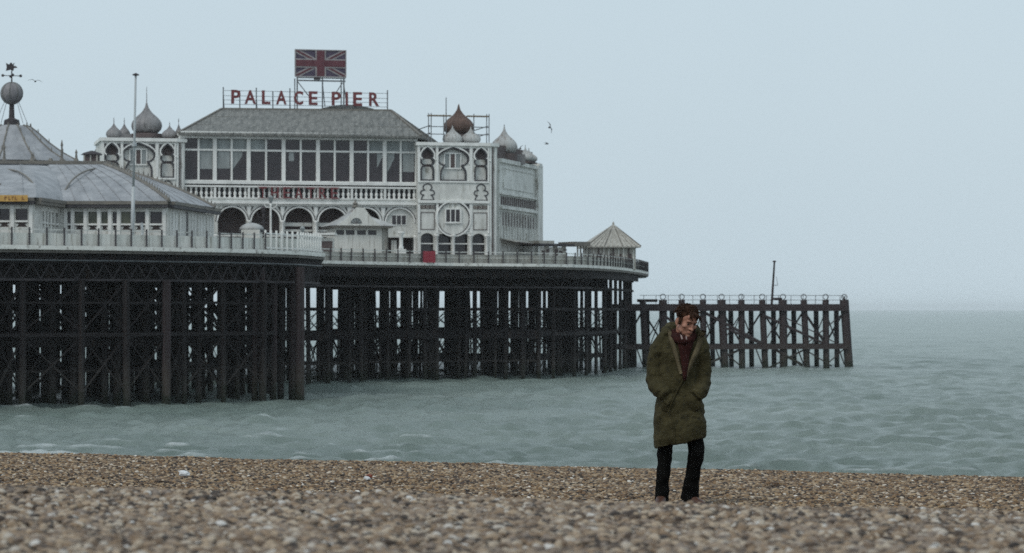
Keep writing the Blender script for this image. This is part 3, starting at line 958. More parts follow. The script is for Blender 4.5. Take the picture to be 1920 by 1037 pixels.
# ================================================================ THE THEATRE
FT = Frame(190, 233.0, 935, 241.0, DECK)
theatre = empty('theatre_building', FT.world(17, 8, 0), 'white onion-domed theatre with a long glazed front and grey hipped roof', 'theatre')
def tx(px, off=0.0): return FT.x(px, off)
def tz(py, px=560, off=0.0): return FT.z(py, px, off)

# dark core so that nothing shows through the openings
sideA, sideB = Vector((WX(936, 243), 243)), Vector((WX(1006, 256), 256))
def l2(p):
    v = Vector((p[0], p[1])) - FT.a
    return v.dot(FT.e), v.dot(FT.n)
sa, sb = l2(sideA), l2(sideB)
MB().slab([(0.3, 1.9), (sa[0] - 0.3, 1.9), (sa[0] - 0.3, sa[1] + 0.3), (sb[0] - 0.4, sb[1]), (sb[0] - 4.5, 24), (1.0, 24)], 0.0, tz(262)).build('inner_wall', M['recess'], theatre, FT)

# --- glazed upper front
X0, X1 = tx(340), tx(782)
zc1, zc0 = tz(249.5), tz(262)
mb = MB()
mb.box(X0 - 0.15, X1, -0.30, 1.9, zc0, zc0 + 0.28); mb.box(X0 - 0.25, X1, -0.48, 1.9, zc0 + 0.283, zc1)
mb.build('cornice', M['white2'], theatre, FT)
posts = [340, 402.5, 466, 531.5, 596, 659, 721, 782]
zs0, zs1 = tz(341), tz(262)
zt0, zt1 = tz(285), tz(281.5)
mb = MB()
for p in posts[1:-1]:
    mb.box(tx(p) - 0.17, tx(p) + 0.17, -0.12, 0.35, zs0, zs1)
mb.box(X0, X0 + 0.25, -0.12, 0.35, zs0, zs1); mb.box(X1 - 0.2, X1, -0.12, 0.35, zs0, zs1)
glaz = mb.build('window_posts', M['white2'], theatre, FT)
for b in range(7):
    a0 = tx(posts[b]) + (0.26 if b == 0 else 0.175); a1 = tx(posts[b + 1]) - (0.21 if b == 6 else 0.175)
    mid = (a0 + a1) / 2
    mb = MB()
    mb.box(mid - 0.085, mid + 0.085, -0.06, 0.2, zs0, zs1)
    mb.box(a0, mid - 0.088, -0.03, 0.18, zt0, zt1); mb.box(mid + 0.088, a1, -0.03, 0.18, zt0, zt1)
    mb.box(a0, mid - 0.088, -0.02, 0.18, zs0, zs0 + 0.08); mb.box(mid + 0.088, a1, -0.02, 0.18, zs0, zs0 + 0.08)
    win = mb.build('window', M['white2'], theatre, FT)
    for h, (c0, c1) in enumerate(((a0, mid - 0.088), (mid + 0.088, a1))):
        mb = MB(); mb.box(c0, c1, 0.10, 0.14, zs0 + 0.083, zt0 - 0.003); mb.build('pane', M['pane'], win)
        top = (b, h) in ((0, 1), (1, 0), (1, 1), (6, 0), (6, 1), (5, 1), (2, 0))
        mb = MB(); mb.box(c0, c1, 0.10, 0.14, zt1 + 0.003, zs1); mb.build('pane', M['blind'] if top else M['pane'], win)
    blinds = {0: [(1, 0.02, 0.98, 0.60, 0)], 1: [(0, 0.05, 0.95, 0.58, 0), (1, 0.0, 0.7, 0.62, 1)], 6: [(0, 0.05, 0.6, 0.68, 1), (1, 0.1, 0.95, 0.62, 0)], 5: [(1, 0.6, 1.0, 0.5, 1)], 3: [(0, .25, .6, .3, 0)]}
    for h, u0, u1, dep, slant in blinds.get(b, []):
        c0, c1 = ((a0, mid - 0.088), (mid + 0.088, a1))[h]
        zt = zt0 - 0.02; H = zt - zs0
        xa, xb = c0 + (c1 - c0) * u0, c0 + (c1 - c0) * u1
        zl, zr = zt - H * dep, zt - H * (dep * (0.25 if slant else 1))
        mb = MB(); mb.plate([(xa, zl), (xb, zr), (xb, zt), (xa, zt)], (), 0.075, 0.095); mb.build('blind', M['blind'], win)
# sill, balustrade
mb = MB(); mb.box(X0, X1, -0.28, 1.9, tz(346.5), zs0 - 0.003); mb.build('sill_band', M['white2'], theatre, FT)
mb = MB(); mb.box(X0, X1, -0.34, 0.2, tz(352.5), tz(349.3)); bal = mb.build('balustrade', M['white2'], theatre, FT)
mb = MB(); mb.box(X0, X1, -0.34, 0.2, tz(374), tz(371.5)); mb.build('lower_rail', M['white2'], bal)
mb = MB(); mb.box(X0, X1, 0.25, 0.3, tz(374), tz(346.5) - 0.003); mb.build('shadow_board', M['trim'], bal)  # black sheet standing in for the shade behind the balusters
bz0, bz1 = tz(371.5), tz(352.5)
bh = bz1 - bz0
bm = MB().lathe([(0.13, 0), (0.13, 0.08 * bh), (0.07, 0.16 * bh), (0.155, 0.36 * bh), (0.13, 0.5 * bh), (0.06, 0.66 * bh), (0.10, 0.78 * bh), (0.13, 0.92 * bh), (0.13, bh)], n=8).mesh('baluster', M['white2'], True)
for b in range(7):
    a0, a1 = tx(posts[b]), tx(posts[b + 1])
    if 0 < b:
        mb = MB(); mb.box(a0 - 0.1, a0 + 0.1, -0.3, 0.1, bz0, bz1); mb.build('pedestal', M['white2'], bal)
    for k in range(6):
        link('baluster', bm, bal, (a0 + (a1 - a0) * (k + 0.75) / 6.5 + 0.05, -0.1, bz0))
# red wall letters
def letter_mesh(ch, w, h, depth, material, bold=0.0):
    cu = bpy.data.curves.new('letter', 'FONT')
    cu.body = ch; cu.size = 1.0; cu.extrude = 0.02; cu.offset = bold; cu.resolution_u = 4
    o = bpy.data.objects.new('letter', cu)
    COL.objects.link(o)
    bpy.context.view_layer.update()
    dg = bpy.context.evaluated_depsgraph_get()
    me = bpy.data.meshes.new_from_object(o.evaluated_get(dg))
    bpy.data.objects.remove(o)
    bpy.data.curves.remove(cu)
    co = np.array([v.co[:] for v in me.vertices])
    lo, hi = co.min(0), co.max(0)
    s = np.array([w / (hi[0] - lo[0]), h / (hi[1] - lo[1])])
    co2 = np.stack([(co[:, 0] - (lo[0] + hi[0]) / 2) * s[0], -(co[:, 2]) / 0.02 * depth / 2, (co[:, 1] - lo[1]) * s[1]], -1)
    me.vertices.foreach_set('co', co2.astype(np.float32).ravel())
    me.materials.clear(); me.materials.append(material)
    me.update()
    return me
wsign = empty('wall_sign', FT.world(tx(560, -0.5), -0.5, bz0 - 0.1), 'faded red THEATRE letters fixed along the balustrade', 'sign')
for k, ch in enumerate('THEATRE'):
    px = 493 + k * 22.4
    me = letter_mesh(ch, 0.66, bh * 1.10, 0.05, M['redletter'], 0.004)
    o = link('letter', me, wsign, FT.world(tx(px, -0.5), -0.5, bz0 - 0.05) - wsign.location)
    o.rotation_euler = (0, 0, FT.ang)
mb = MB(); mb.box(tx(484, -.46), tx(637, -.46), -0.46, -0.42, bz0 - 0.06, bz0 - 0.02); mb.box(tx(484, -.46), tx(637, -.46), -0.46, -0.42, bz1 + .02, bz1 + .06)
mb.build('letter_rail', M['redletter'], wsign, FT)

# --- frieze and arcade
mb = MB(); mb.box(X0, X1, -0.2, 1.9, tz(386.5), tz(374) - 0.003); mb.box(X0, X1, -0.42, -0.203, tz(383), tz(379)); mb.build('frieze', M['white2'], theatre, FT)
arch_c = [435.0, 498.0, 560.5, 623.0, 686.5, 749.5]
zsp, ztop, zbot = tz(416), tz(386.5) - 0.003, tz(441)
hw = (tx(560.5 + 26.5) - tx(560.5 - 26.5)) / 2
def arch_loop(cx, hw, z0, zsp, n=14):
    return [(cx - hw, z0)] + [(cx - hw * math.cos(math.pi * k / n), zsp + hw * 0.98 * math.sin(math.pi * k / n)) for k in range(n + 1)] + [(cx + hw, z0)]
outer = [(X0, zbot), (X0, ztop), (X1, ztop), (X1, zbot)]
out = [(X1, zbot), (X1, ztop), (X0, ztop), (X0, zbot)]
for c in arch_c:
    out += arch_loop(tx(c), hw, zbot, zsp)
mb = MB(); mb.plate(out, (), -0.1, 0.3)
arc = mb.build('arcade_wall', M['white'], theatre, FT)
for c in arch_c:
    lp = arch_loop(tx(c), hw, zsp, zsp, 16)[1:-1]
    o1 = [(tx(c) + (p[0] - tx(c)) * 1.0, zsp + (p[1] - zsp) * 1.0) for p in lp]
    o2 = [(tx(c) + (p[0] - tx(c)) * 1.10, zsp + (p[1] - zsp) * 1.10) for p in lp]
    o3 = [(tx(c) + (p[0] - tx(c)) * 1.17, zsp + (p[1] - zsp) * 1.17) for p in lp]
    mb = MB(); mb.plate(o1 + o2[::-1], (), -0.19, -0.102); mb.build('arch_moulding', M['white2'], arc)
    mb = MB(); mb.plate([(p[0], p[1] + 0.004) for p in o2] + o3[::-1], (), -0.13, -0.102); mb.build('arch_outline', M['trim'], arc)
for k in range(5):                                                # columns between arches and spandrel bosses
    cx = tx((arch_c[k] + arch_c[k + 1]) / 2)
    mb = MB(); mb.lathe([(0.16, 0), (0.16, 0.1), (0.11, 0.2), (0.10, zsp - zbot - 0.2), (0.17, zsp - zbot - 0.05), (0.2, zsp - zbot + 0.1)], (cx, -0.22, zbot), 10); mb.build('column', M['white2'], arc, smooth=True)
    mb = MB(); mb.plate([(cx - 0.18, ztop - 0.1), (cx + 0.18, ztop - 0.1), (cx + 0.1, ztop - 0.75), (cx, ztop - 0.95), (cx - 0.1, ztop - 0.75)], (), -0.16, -0.102); mb.build('spandrel_boss', M['white2'], arc)
    for s in (-1, 1):
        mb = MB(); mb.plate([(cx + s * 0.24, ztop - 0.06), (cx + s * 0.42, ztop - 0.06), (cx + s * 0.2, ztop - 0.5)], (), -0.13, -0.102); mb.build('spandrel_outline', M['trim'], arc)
# balcony rails inside the third and fourth arches
for c in arch_c[2:5]:
    cx = tx(c)
    mb = MB(); mb.box(cx - hw, cx + hw, 0.6, 0.7, tz(424), tz(417)); mb.box(cx - hw, cx + hw, 0.6, 0.7, tz(434), tz(430)); mb.build('balcony_rail', M['white'], arc)
# last arch is boarded and holds a three-light window
cx = tx(arch_c[5])
mb = MB(); mb.plate(arch_loop(cx, hw - 0.003, zbot, zsp), (), 0.06, 0.2)
infill = mb.build('arch_infill', M['white'], arc)
mb = MB(); mb.box(cx - 0.75, cx + 0.62, 0.02, 0.058, tz(421), tz(401)); w = mb.build('window_frame', M['white2'], arc)
for k in range(3):
    mb = MB(); mb.box(cx - 0.69 + k * 0.44, cx - 0.33 + k * 0.44, 0.0, 0.018, tz(419.5), tz(402.5)); mb.build('pane', M['pane'], arc)
# ground storey: posts, dark bays behind
mb = MB()
for c in [404, 466, 529, 592, 655, 718, 778]:
    mb.lathe([(0.2, 0), (0.2, 0.15), (0.13, 0.3), (0.12, zbot - 0.35), (0.2, zbot - 0.12), (0.24, zbot)], (tx(c), -0.05, 0.0), 10)
mb.build('ground_columns', M['white2'], theatre, FT, True)
mb = MB(); mb.box(X0, X1, -0.15, 0.3, zbot - 0.16, zbot - 0.003); mb.build('ground_beam', M['white'], theatre, FT)
mb = MB()
for a, b in ((404, 520), (690, 712), (735, 745)):
    mb.box(tx(a), tx(b), 0.32, 0.45, 0.0, zbot - 0.4)
mb.build('ground_wall', M['panel'], theatre, FT)

# --- corner towers
TOFF = -0.95
def u_(px): return FT.x(px, TOFF) - FT.x(783, TOFF)
def v_(py): return FT.z(py, 850, TOFF)
BIG = [(.41, 0), (.41, .2), (.395, .30), (.34, .40), (.30, .455), (.38, .475), (.46, .54), (.5, .63), (.485, .72), (.43, .80), (.32, .88), (.17, .945), (.05, .985), (0, 1)]
SMALL = [(.42, 0), (.42, .34), (.37, .42), (.27, .47), (.38, .50), (.45, .56), (.42, .64), (.29, .69), (.38, .74), (.37, .82), (.25, .91), (.1, .97), (0, 1)]
TREF = [(.45, 0), (.38, .2), (.28, .3), (.44, .33), (.5, .43), (.45, .55), (.3, .60), (.21, .61), (.31, .70), (.31, .82), (.2, .94), (0, 1)]
def loop(shape, cx, w, z0, h):
    r = [(cx + a * w, z0 + b * h) for a, b in shape]
    l = [(cx - a * w, z0 + b * h) for a, b in shape[-2::-1]]
    return r + l
def ring(lp, t_out, t_in, y0, y1):
    return MB().plate(offset_loop(lp, t_out), [offset_loop(lp, -t_in) if t_in else lp], y0, y1)
def circle(cx, cz, r, n=28, a0=0.0):
    return [(cx + r * math.cos(a0 + 2 * math.pi * k / n), cz + r * math.sin(a0 + 2 * math.pi * k / n)) for k in range(n)]
def rectl(x0, x1, z0, z1): return [(x0, z0), (x1, z0), (x1, z1), (x0, z1)]

def tower(xoff, wscale):
    TW = u_(917) ; CH = 0.85
    holes = []
    up0, up1 = v_(339), v_(277.5)
    sL, sR, bC = u_(801.5), u_(902), u_(850)
    sw, bw = u_(815) - u_(789), u_(879) - u_(823)
    A = [loop(SMALL, sL, sw * 1.12, up0, up1 - up0), loop(BIG, bC, bw * 1.06, up0, up1 - up0 + 0.05), loop(SMALL, sR, sw * 1.12, up0, up1 - up0)]
    cz, cr = v_(410), (u_(881) - u_(819)) / 2
    G = []
    for (a, b, arch) in ((789, 813, 1), (822, 846, 0), (853, 877, 0), (886, 909, 1)):
        x0, x1 = u_(a), u_(b)
        if arch: G.append([(x0, v_(478)), (x1, v_(478)), (x1, v_(447))] + [((x0 + x1) / 2 + (x1 - x0) / 2 * math.cos(t), v_(447) + (x1 - x0) / 2 * 0.8 * math.sin(t)) for t in np.linspace(0, math.pi, 9)[1:-1]] + [(x0, v_(447))])
        else: G.append(rectl(x0, x1, v_(478), v_(439)))
    outer = rectl(0, TW, 0.0, v_(273.5))
    mb = MB(); mb.plate(outer, A + G, 0, 0.3)
    # chamfered corner and flanks
    zt = v_(273.5)
    mb.slab([(TW + 0.003, 0.0), (TW + CH, 0.5), (TW + CH, 7.0), (TW + 0.003, 7.0)], 0.0, zt)
    mb.slab([(0, 0.303), (0.3, 0.303), (0.3, 7.0), (0, 7.0)], 0.0, zt)
    tw = mb.build('tower', M['white'], theatre, None)
    tw.location = FT.world(xoff, TOFF, 0) - theatre.location
    tw.rotation_euler = (0, 0, FT.ang)
    tw.scale = (wscale, 1, 1)
    # cornice
    mb = MB(); mb.slab([(-0.15, -0.2), (TW + 0.1, -0.2), (TW + CH + 0.2, 0.42), (TW + CH + 0.2, 7.2), (-0.15, 7.2)], zt + 0.003, zt + 0.3); mb.build('cornice', M['white2'], tw)
    mb = MB(); mb.box(0, TW, -0.1, -0.003, v_(342.5), v_(339.5)); mb.box(0, TW, -0.16, -0.003, v_(381), v_(376)); mb.build('string_course', M['white2'], tw)
    # pilasters
    for a, b in ((783, 787.5), (817.5, 822), (880, 885.5), (914, 917)):
        for za, zb in ((v_(339.3), zt), (v_(437), v_(381.3))):
            mb = MB(); mb.box(u_(a) + .005, u_(b) - .005, -0.07, -0.003, za, zb); mb.build('pilaster', M['white2'], tw)
    for k in range(3):
        x = TW + CH * (0.15 + 0.3 * k)
        mb = MB(); mb.bar((x, 0.59 * (x - TW) - 0.03, 0.1), (x, 0.59 * (x - TW) - 0.03, zt - 0.05), 0.12, 0.08); mb.build('corner_rib', M['white2'] if k != 1 else M['recess'], tw)
    # arch outlines and what they frame
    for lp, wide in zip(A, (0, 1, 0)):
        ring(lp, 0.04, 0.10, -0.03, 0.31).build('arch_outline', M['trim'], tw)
        pr = MB().plate(offset_loop(lp[len(lp) // 4: -len(lp) // 4], 0.17) + offset_loop(lp[len(lp) // 4: -len(lp) // 4], 0.05)[::-1], (), -0.09, -0.003)
        pr.build('arch_moulding', M['white2'], tw)
    for c, w in ((sL, sw), (sR, sw)):
        mb = MB(); mb.box(c - w * .55, c + w * .55, 0.33, 0.4, up0, up0 + (up1 - up0) * 0.42); mb.build('recess_panel', M['white'], tw)
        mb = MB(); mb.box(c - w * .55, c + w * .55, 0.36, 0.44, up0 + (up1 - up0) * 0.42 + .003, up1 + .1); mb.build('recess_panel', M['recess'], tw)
        mb = MB(); mb.box(c - w * .36, c + w * .36, 0.30, 0.35, up0 + (up1 - up0) * 0.50, up0 + (up1 - up0) * 0.66); mb.build('lattice_panel', M['white'], tw)
    mb = MB(); mb.box(bC - bw * .55, bC + bw * .55, 0.33, 0.42, up0, up1 + 0.1); mb.build('recess_panel', M['white'], tw)
    w0, w1, q0, q1 = u_(833), u_(866), v_(317), v_(286)
    mb = MB(); mb.plate(rectl(w0, w1, q0, q1), [rectl(w0 + .12 + k * .5, w0 + .52 + k * .5, q0 + .12, q1 - .12) for k in range(3)], 0.22, 0.328); fr_ = mb.build('window', M['white2'], tw)
    for k in range(3):
        mb = MB(); mb.box(w0 + .125 + k * .5, w0 + .515 + k * .5, 0.29, 0.325, q0 + .125, q1 - .125); mb.build('pane', M['recess'] if k == 1 else M['blind'], tw)
    for s in (-1, 1):                                             # dark spandrels beside the big arch
        x = bC + s * bw * 0.53
        mb = MB(); mb.plate([(x, up1 - .02), (x - s * bw * .26, up1 - .02), (x, up1 - .62)], (), -0.02, -0.003); mb.build('spandrel_outline', M['trim'], tw)
        for c in (sL, sR):
            x = c + s * sw * 0.58
            mb = MB(); mb.plate([(x, up1 - .02), (x - s * sw * .24, up1 - .02), (x - s * sw * .06, up1 - .8), (x, up1 - .9)], (), -0.02, -0.003); mb.build('spandrel_outline', M['trim'], tw)
    for c in (sL, sR):                                            # three-lobed panels
        ring(loop(TREF, c, sw * 1.02, v_(376) + .02, v_(345) - v_(376)), 0.045, 0.06, -0.035, -0.003).build('trefoil_outline', M['trim'], tw)
    # roundel with window
    circ = circle(bC, cz, cr)
    ring(circ, 0.13, 0.0, -0.17, -0.003).build('roundel_moulding', M['white2'], tw)
    ring(offset_loop(circ, -0.003), 0.0, 0.09, -0.05, -0.003).build('roundel_outline', M['trim'], tw)
    w0, w1, q0, q1 = u_(834), u_(865), v_(419), v_(391)
    mb = MB(); mb.plate(rectl(w0, w1, q0, q1), [rectl(w0 + .1 + k * .44, w0 + .47 + k * .44, q0 + .14, q1 - .1) for k in range(3)], -0.14, -0.003); mb.build('window', M['white2'], tw)
    for k in range(3):
        mb = MB(); mb.box(w0 + .103 + k * .44, w0 + .467 + k * .44, -0.05, -0.01, q0 + .143, q1 - .103); mb.build('pane', M['pane'], tw)
    for s in (-1, 1):
        x = bC + s * cr * 1.1
        mb = MB(); mb.plate([(x, v_(383)), (x - s * cr * .42, v_(383)), (x, v_(396))], (), -0.04, -0.003); mb.build('spandrel_outline', M['trim'], tw)
    for a, b in ((788.5, 815), (887.5, 913.5)):
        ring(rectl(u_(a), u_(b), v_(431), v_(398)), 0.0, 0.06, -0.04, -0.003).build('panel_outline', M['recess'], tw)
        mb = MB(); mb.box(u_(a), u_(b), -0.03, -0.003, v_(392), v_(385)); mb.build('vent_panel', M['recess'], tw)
        for k in range(3):
            ring(circle((u_(a) * (2.5 - k) + u_(b) * (k + .5)) / 3, (v_(392) + v_(385)) / 2, 0.13, 10), 0.0, 0.045, -0.06, -0.033).build('vent_ring', M['cream'], tw)
    for gl_ in G:
        mb = MB(); xs = [p[0] for p in gl_]; mb.box(min(xs) - .05, max(xs) + .05, 0.6, 0.7, v_(482), v_(436)); mb.build('doorway', M['pane'], tw)
        mb = MB(); mb.box(min(xs), max(xs), 0.1, 0.2, v_(458), v_(456)); mb.build('transom', M['white2'], tw)
    for px in (818, 849.5, 881.5, 912):
        mb = MB(); mb.lathe([(.2, 0), (.2, .12), (.13, .25), (.12, v_(446)), (.22, v_(443)), (.26, v_(440))], (u_(px), -0.16, 0), 10); mb.build('column', M['white2'], tw, smooth=True)
    return tw
tower(FT.x(783, TOFF), 1.0)
tower(FT.x(190.5, TOFF), 0.985)

# --- side wall towards the sea
FSW = Frame(936, 242.2, 1011, 256.5, DECK)
def sx(px): return FSW.x(px)
def sz(py, px=936): return FSW.z(py, px)
LS = sx(1011)
zst = sz(304)
mb = MB(); mb.box(0.0, LS, 0.0, 0.4, 0.0, zst); side = mb.build('side_wall', M['white'], theatre, FSW)
mb = MB(); mb.box(0, LS + .2, -0.25, 0.5, zst + .003, zst + .35); mb.build('cornice', M['white'], side)
mb = MB(); mb.box(0, LS, -0.3, -0.003, sz(391), sz(386)); mb.box(0, LS, -0.25, -0.003, sz(364), sz(361)); mb.build('string_course', M['white'], side)
ring(rectl(1.3, LS - 2.2, sz(352), sz(312)), 0.0, 0.12, -0.08, -0.003).build('wall_panel', M['white'], side)
for k in range(17):
    x = 0.5 + k * (LS - 2.4) / 16
    mb = MB(); mb.box(x, x + .42, -0.06, -0.003, sz(383), sz(367)); mb.build('recess_panel', M['recess'], side)
for k in range(13):
    x = 0.5 + k * (LS - 2.6) / 12
    lp = arch_loop(x + .45, .34, sz(422), sz(403), 8)
    mb = MB(); mb.plate(lp[::-1], (), -0.05, -0.003); mb.build('side_window', M['recess'], side)
    mb = MB(); mb.box(x - .14, x - .02, -0.16, -0.003, sz(450), sz(395)); mb.build('pilaster', M['white'], side)
mb = MB(); mb.box(LS - 1.7, LS + .1, -0.35, 0.45, 0, zst + .4); mb.build('corner_pilaster', M['white'], theatre, FSW)
mb = MB(); mb.plate([(LS - 1.4, zst + .3), (LS - .3, zst + .3), (LS - .3, zst + .6), (LS - 1.4, zst + .6)], (), -0.4, 0.5); mb.build('corner_cap', M['white'], theatre, FSW)
# scalloped awning along the foot of the side wall
aw = MB(); aw.add([(0.2, -0.003, sz(446)), (LS - 2, -0.003, sz(446)), (LS - 2, -1.6, sz(453)), (0.2, -1.6, sz(453)), (0.2, -0.003, sz(447)), (LS - 2, -0.003, sz(447)), (LS - 2, -1.6, sz(454)), (0.2, -1.6, sz(454))],
                  [(0, 3, 2, 1), (4, 5, 6, 7), (0, 1, 5, 4), (1, 2, 6, 5), (2, 3, 7, 6), (3, 0, 4, 7)])
awn = aw.build('awning', M['cream'], theatre, FSW)
for k in range(13):
    x = 0.3 + k * (LS - 2.4) / 13
    mb = MB(); mb.plate([(x, sz(453.5)), (x + .3, sz(458)), (x + .6, sz(453.5))], (), -1.66, -1.61); mb.build('scallop', M['recess'] if k % 2 else M['rust'], awn)

# --- main roof: hipped, with ribs, and the vault behind the sign
def RW(px, py, d): return W(px, py, d)
e0, e1_, e2_, e3 = RW(334, 249, 233.8), RW(790, 255.5, 238.2), RW(826, 268, 252.0), None
ze = (e0.z + e1_.z) / 2
r0, r1 = RW(416, 205, 245.0), RW(733, 207, 247.0)
zr = (r0.z + r1.z) / 2
for p in (e0, e1_, e2_): p.z = ze
r0.z = r1.z = zr
b0 = Vector((e0.x + 4, 258, ze)); b1 = Vector((e2_.x, 262, ze))
base = [e0, e1_, e2_, b1, b0]
mb = MB()
vs = base + [r0, r1] + [p - Vector((0, 0, .18)) for p in base]
mb.add(vs, [(0, 1, 6, 5), (1, 2, 6), (2, 3, 6), (3, 4, 5, 6), (4, 0, 5), (0, 7, 8, 1), (1, 8, 9, 2), (2, 9, 10, 3), (3, 10, 11, 4), (4, 11, 7, 0), (7, 11, 10, 9, 8)])
roof = mb.build('roof', M['lead'], theatre, 'world')
for a, b in ((e0, r0), (e1_, r1), (e2_, r1), (r0, r1)):
    u = Vector((0, -0.02, 0.03))
    mb = MB(); mb.bar(a + u, b + u, 0.2, 0.16); o = mb.build('roof_ridge', M['rib'], roof); o.location = (0, 0, 0)
nrm = (e1_ - e0).cross(r0 - e0).normalized()
if nrm.z < 0: nrm = -nrm
for k in range(1, 40):
    t = k / 40
    a = e0.lerp(e1_, t)
    # run up the slope until the hip or ridge
    up = (r0 + (r1 - r0) * 0.5) - (e0 + (e1_ - e0) * 0.5); up = Vector((0, 1, (zr - ze) / (r0.y - e0.y - (e1_.y - e0.y) * 0.3)))
    L = 1.0
    fa, fb = 0.17, 0.115
    if t < fa: L = t / fa
    elif t > 1 - fb: L = (1 - t) / fb
    tgt = r0.lerp(r1, min(1, max(0, (t - fa) / (1 - fa - fb))))
    if L < 1: tgt = (e0.lerp(r0, L) if t < .5 else e1_.lerp(r1, L))
    mb = MB(); mb.bar(a + nrm * .02, tgt + nrm * .02, 0.05, 0.06); mb.build('roof_rib', M['lead'], roof)
for hgt in (0.34, 0.67):                                          # lap joints across the front slope
    a, b = e0.lerp(r0, hgt), e1_.lerp(r1, hgt)
    mb = MB(); mb.bar(a + nrm * .015, b + nrm * .015, 0.08, 0.03); mb.build('roof_lap', M['rib'], roof)
for hgt in (0.25, 0.5, 0.75):                                     # ribs on the hip towards the sea
    mb = MB(); mb.bar(e1_.lerp(e2_, hgt) + Vector((.02, 0, .03)), r1 + Vector((.02, 0, .0)), 0.07, 0.05); mb.build('roof_rib', M['lead'], roof)
va, vb = RW(560, 204, 252.0), RW(745, 209, 254.0)
mb = MB(); n = 16
prof = []
for k in range(n + 1):
    t = k / n
    p = va.lerp(vb, t); p.z = zr - .5 + 1.52 * math.sin(math.pi * (0.02 + 0.96 * t)) ** 0.8
    prof.append(p)
mb.add([p for p in prof] + [p + Vector((0, 7, 0)) for p in prof] + [Vector((p.x, p.y, zr - 1.4)) for p in prof],
       [(k, k + 1, n + 1 + k + 1, n + 1 + k) for k in range(n)] + [(2 * n + 2 + k, 2 * n + 3 + k, k + 1, k) for k in range(n)])
mb.build('vault_roof', M['lead'], theatre, 'world')

# --- domes
ONION = [(.60, 0), (.78, .035), (.93, .11), (1, .22), (.975, .31), (.88, .40), (.73, .48), (.55, .555), (.385, .625), (.25, .70), (.15, .78), (.085, .87), (.05, .95), (.02, 1.0)]
def dome(px, ytop, ybase, wpx, off, material, finial=None, drum=None, d=None):
    lx, t = FT.hit(px, off)
    z0 = CZ + (HOR - ybase) / F * t - DECK
    h = (ybase - ytop) / F * t
    r = wpx / 2 / F * t
    mb = MB(); mb.lathe([(a * r, b * h) for a, b in ONION], (0, 0, 0), 24)
    o = mb.build('dome', material, theatre, None, True)
    o.location = FT.world(lx, off, z0) - theatre.location
    n = 16
    for k in range(n):                                            # seams
        a = 2 * math.pi * k / n
        pts = [Vector((math.cos(a) * ra * r * 1.005, math.sin(a) * ra * r * 1.005, zz * h)) for ra, zz in ONION[:11]]
        mb = MB(); mb.tube(pts, 0.018, 4); mb.build('dome_seam', material, o)
    if finial:
        mb = MB(); mb.tube([(0, 0, h * .97), (0, 0, h + finial)], [0.045, 0.02], 6); mb.build('finial', M['dome'], o)
    if drum:
        mb = MB(); mb.lathe([(r * 1.02, -drum), (r * 1.02, -.06), (r * .85, -.05), (r * .7, 0.02)], n=24); mb.build('drum', M['recess'], o)
    return o
dome(275, 190, 250, 57, 3.2, M['dome'], 1.3, 0.45)
dome(213.5, 228, 259, 29, 1.4, M['dome'], 0.35, 0.2)
dome(233, 228, 260, 22, 4.6, M['dome'], 0.35, 0.2)
dome(318, 233, 259, 29, 1.6, M['dome'], 0.2, 0.2)
dome(335, 228, 261, 14, 5.0, M['dome'], 0.3, 0.2)
dome(860, 195, 252, 57, 3.4, M['rust'], None, 0.9)
dome(848.5, 235, 269, 37, 0.9, M['dome_pale'], 0.0, 0.15)
dome(883, 237, 269, 36, 1.0, M['dome_pale'], 0.0, 0.15)
dome(945.5, 236, 288, 49, 6.5, M['dome_pale'], 0.15, 0.8)
dome(985, 275, 303, 32, 10.5, M['dome_pale'], 0.15, 0.15)
dome(991.5, 279, 304, 32, 11.5, M['dome_pale'], 0.1, 0.15)
# dark flats behind the small domes
for a, b, y0, y1, off in ((226, 258, 251, 262, 3.0), (292, 340, 251, 262, 3.0), (936, 985, 289, 304, 7.0)):
    x0, x1, z0, z1 = FT.rect(a, y0, b, y1, off)
    mb = MB(); mb.box(x0, x1, off, off + 3, z0 - .2, z1); mb.build('parapet', M['dome'], theatre, FT)

# ================================================================ rooftop sign, flag board, scaffold
OS = 11.0
sgn = empty('rooftop_sign', FT.world(FT.x(575, OS), OS, FT.z(205, 575, OS)), 'red PALACE PIER letters on a wire frame along the roof ridge', 'sign')
LET = [('P', 433.5, 451), ('A', 458.5, 480), ('L', 491, 507), ('A', 517.5, 537.5), ('C', 551, 568.5), ('E', 579, 595.5), ('P', 622, 639), ('I', 648, 652.5), ('E', 662, 679), ('R', 692, 711)]
zb_, zt_ = FT.z(197, 575, OS), FT.z(171, 575, OS)
for ch, a, b in LET:
    me = letter_mesh(ch, FT.x(b, OS) - FT.x(a, OS), zt_ - zb_, 0.12, M['redletter'], 0.028)
    o = link('letter', me, sgn, FT.world(FT.x((a + b) / 2, OS), OS, zb_) - sgn.location)
    o.rotation_euler = (0, 0, FT.ang)
for px in (419, 450, 481, 512, 544, 605, 666, 727):
    big = px in (419, 481, 544, 727)
    x = FT.x(px, OS)
    mb = MB(); mb.box(x - .05, x + .05, OS + .1, OS + .2, FT.z(208, 575, OS) - 0.4, FT.z(166 if big else 172, 575, OS)); mb.build('sign_post', M['steel'], sgn, FT)
    if big:
        mb = MB(); mb.bar((x, OS + .15, FT.z(172, 575, OS)), (x + .3, OS + 1.8, FT.z(207, 575, OS)), .06); mb.build('stay', M['steel'], sgn, FT)
for py in (172.5, 182, 190, 198):
    z = FT.z(py, 575, OS)
    mb = MB(); mb.box(FT.x(419, OS), FT.x(727, OS), OS + .07, OS + .1, z - .02, z + .02); mb.build('sign_rail', M['steel'], sgn, FT)

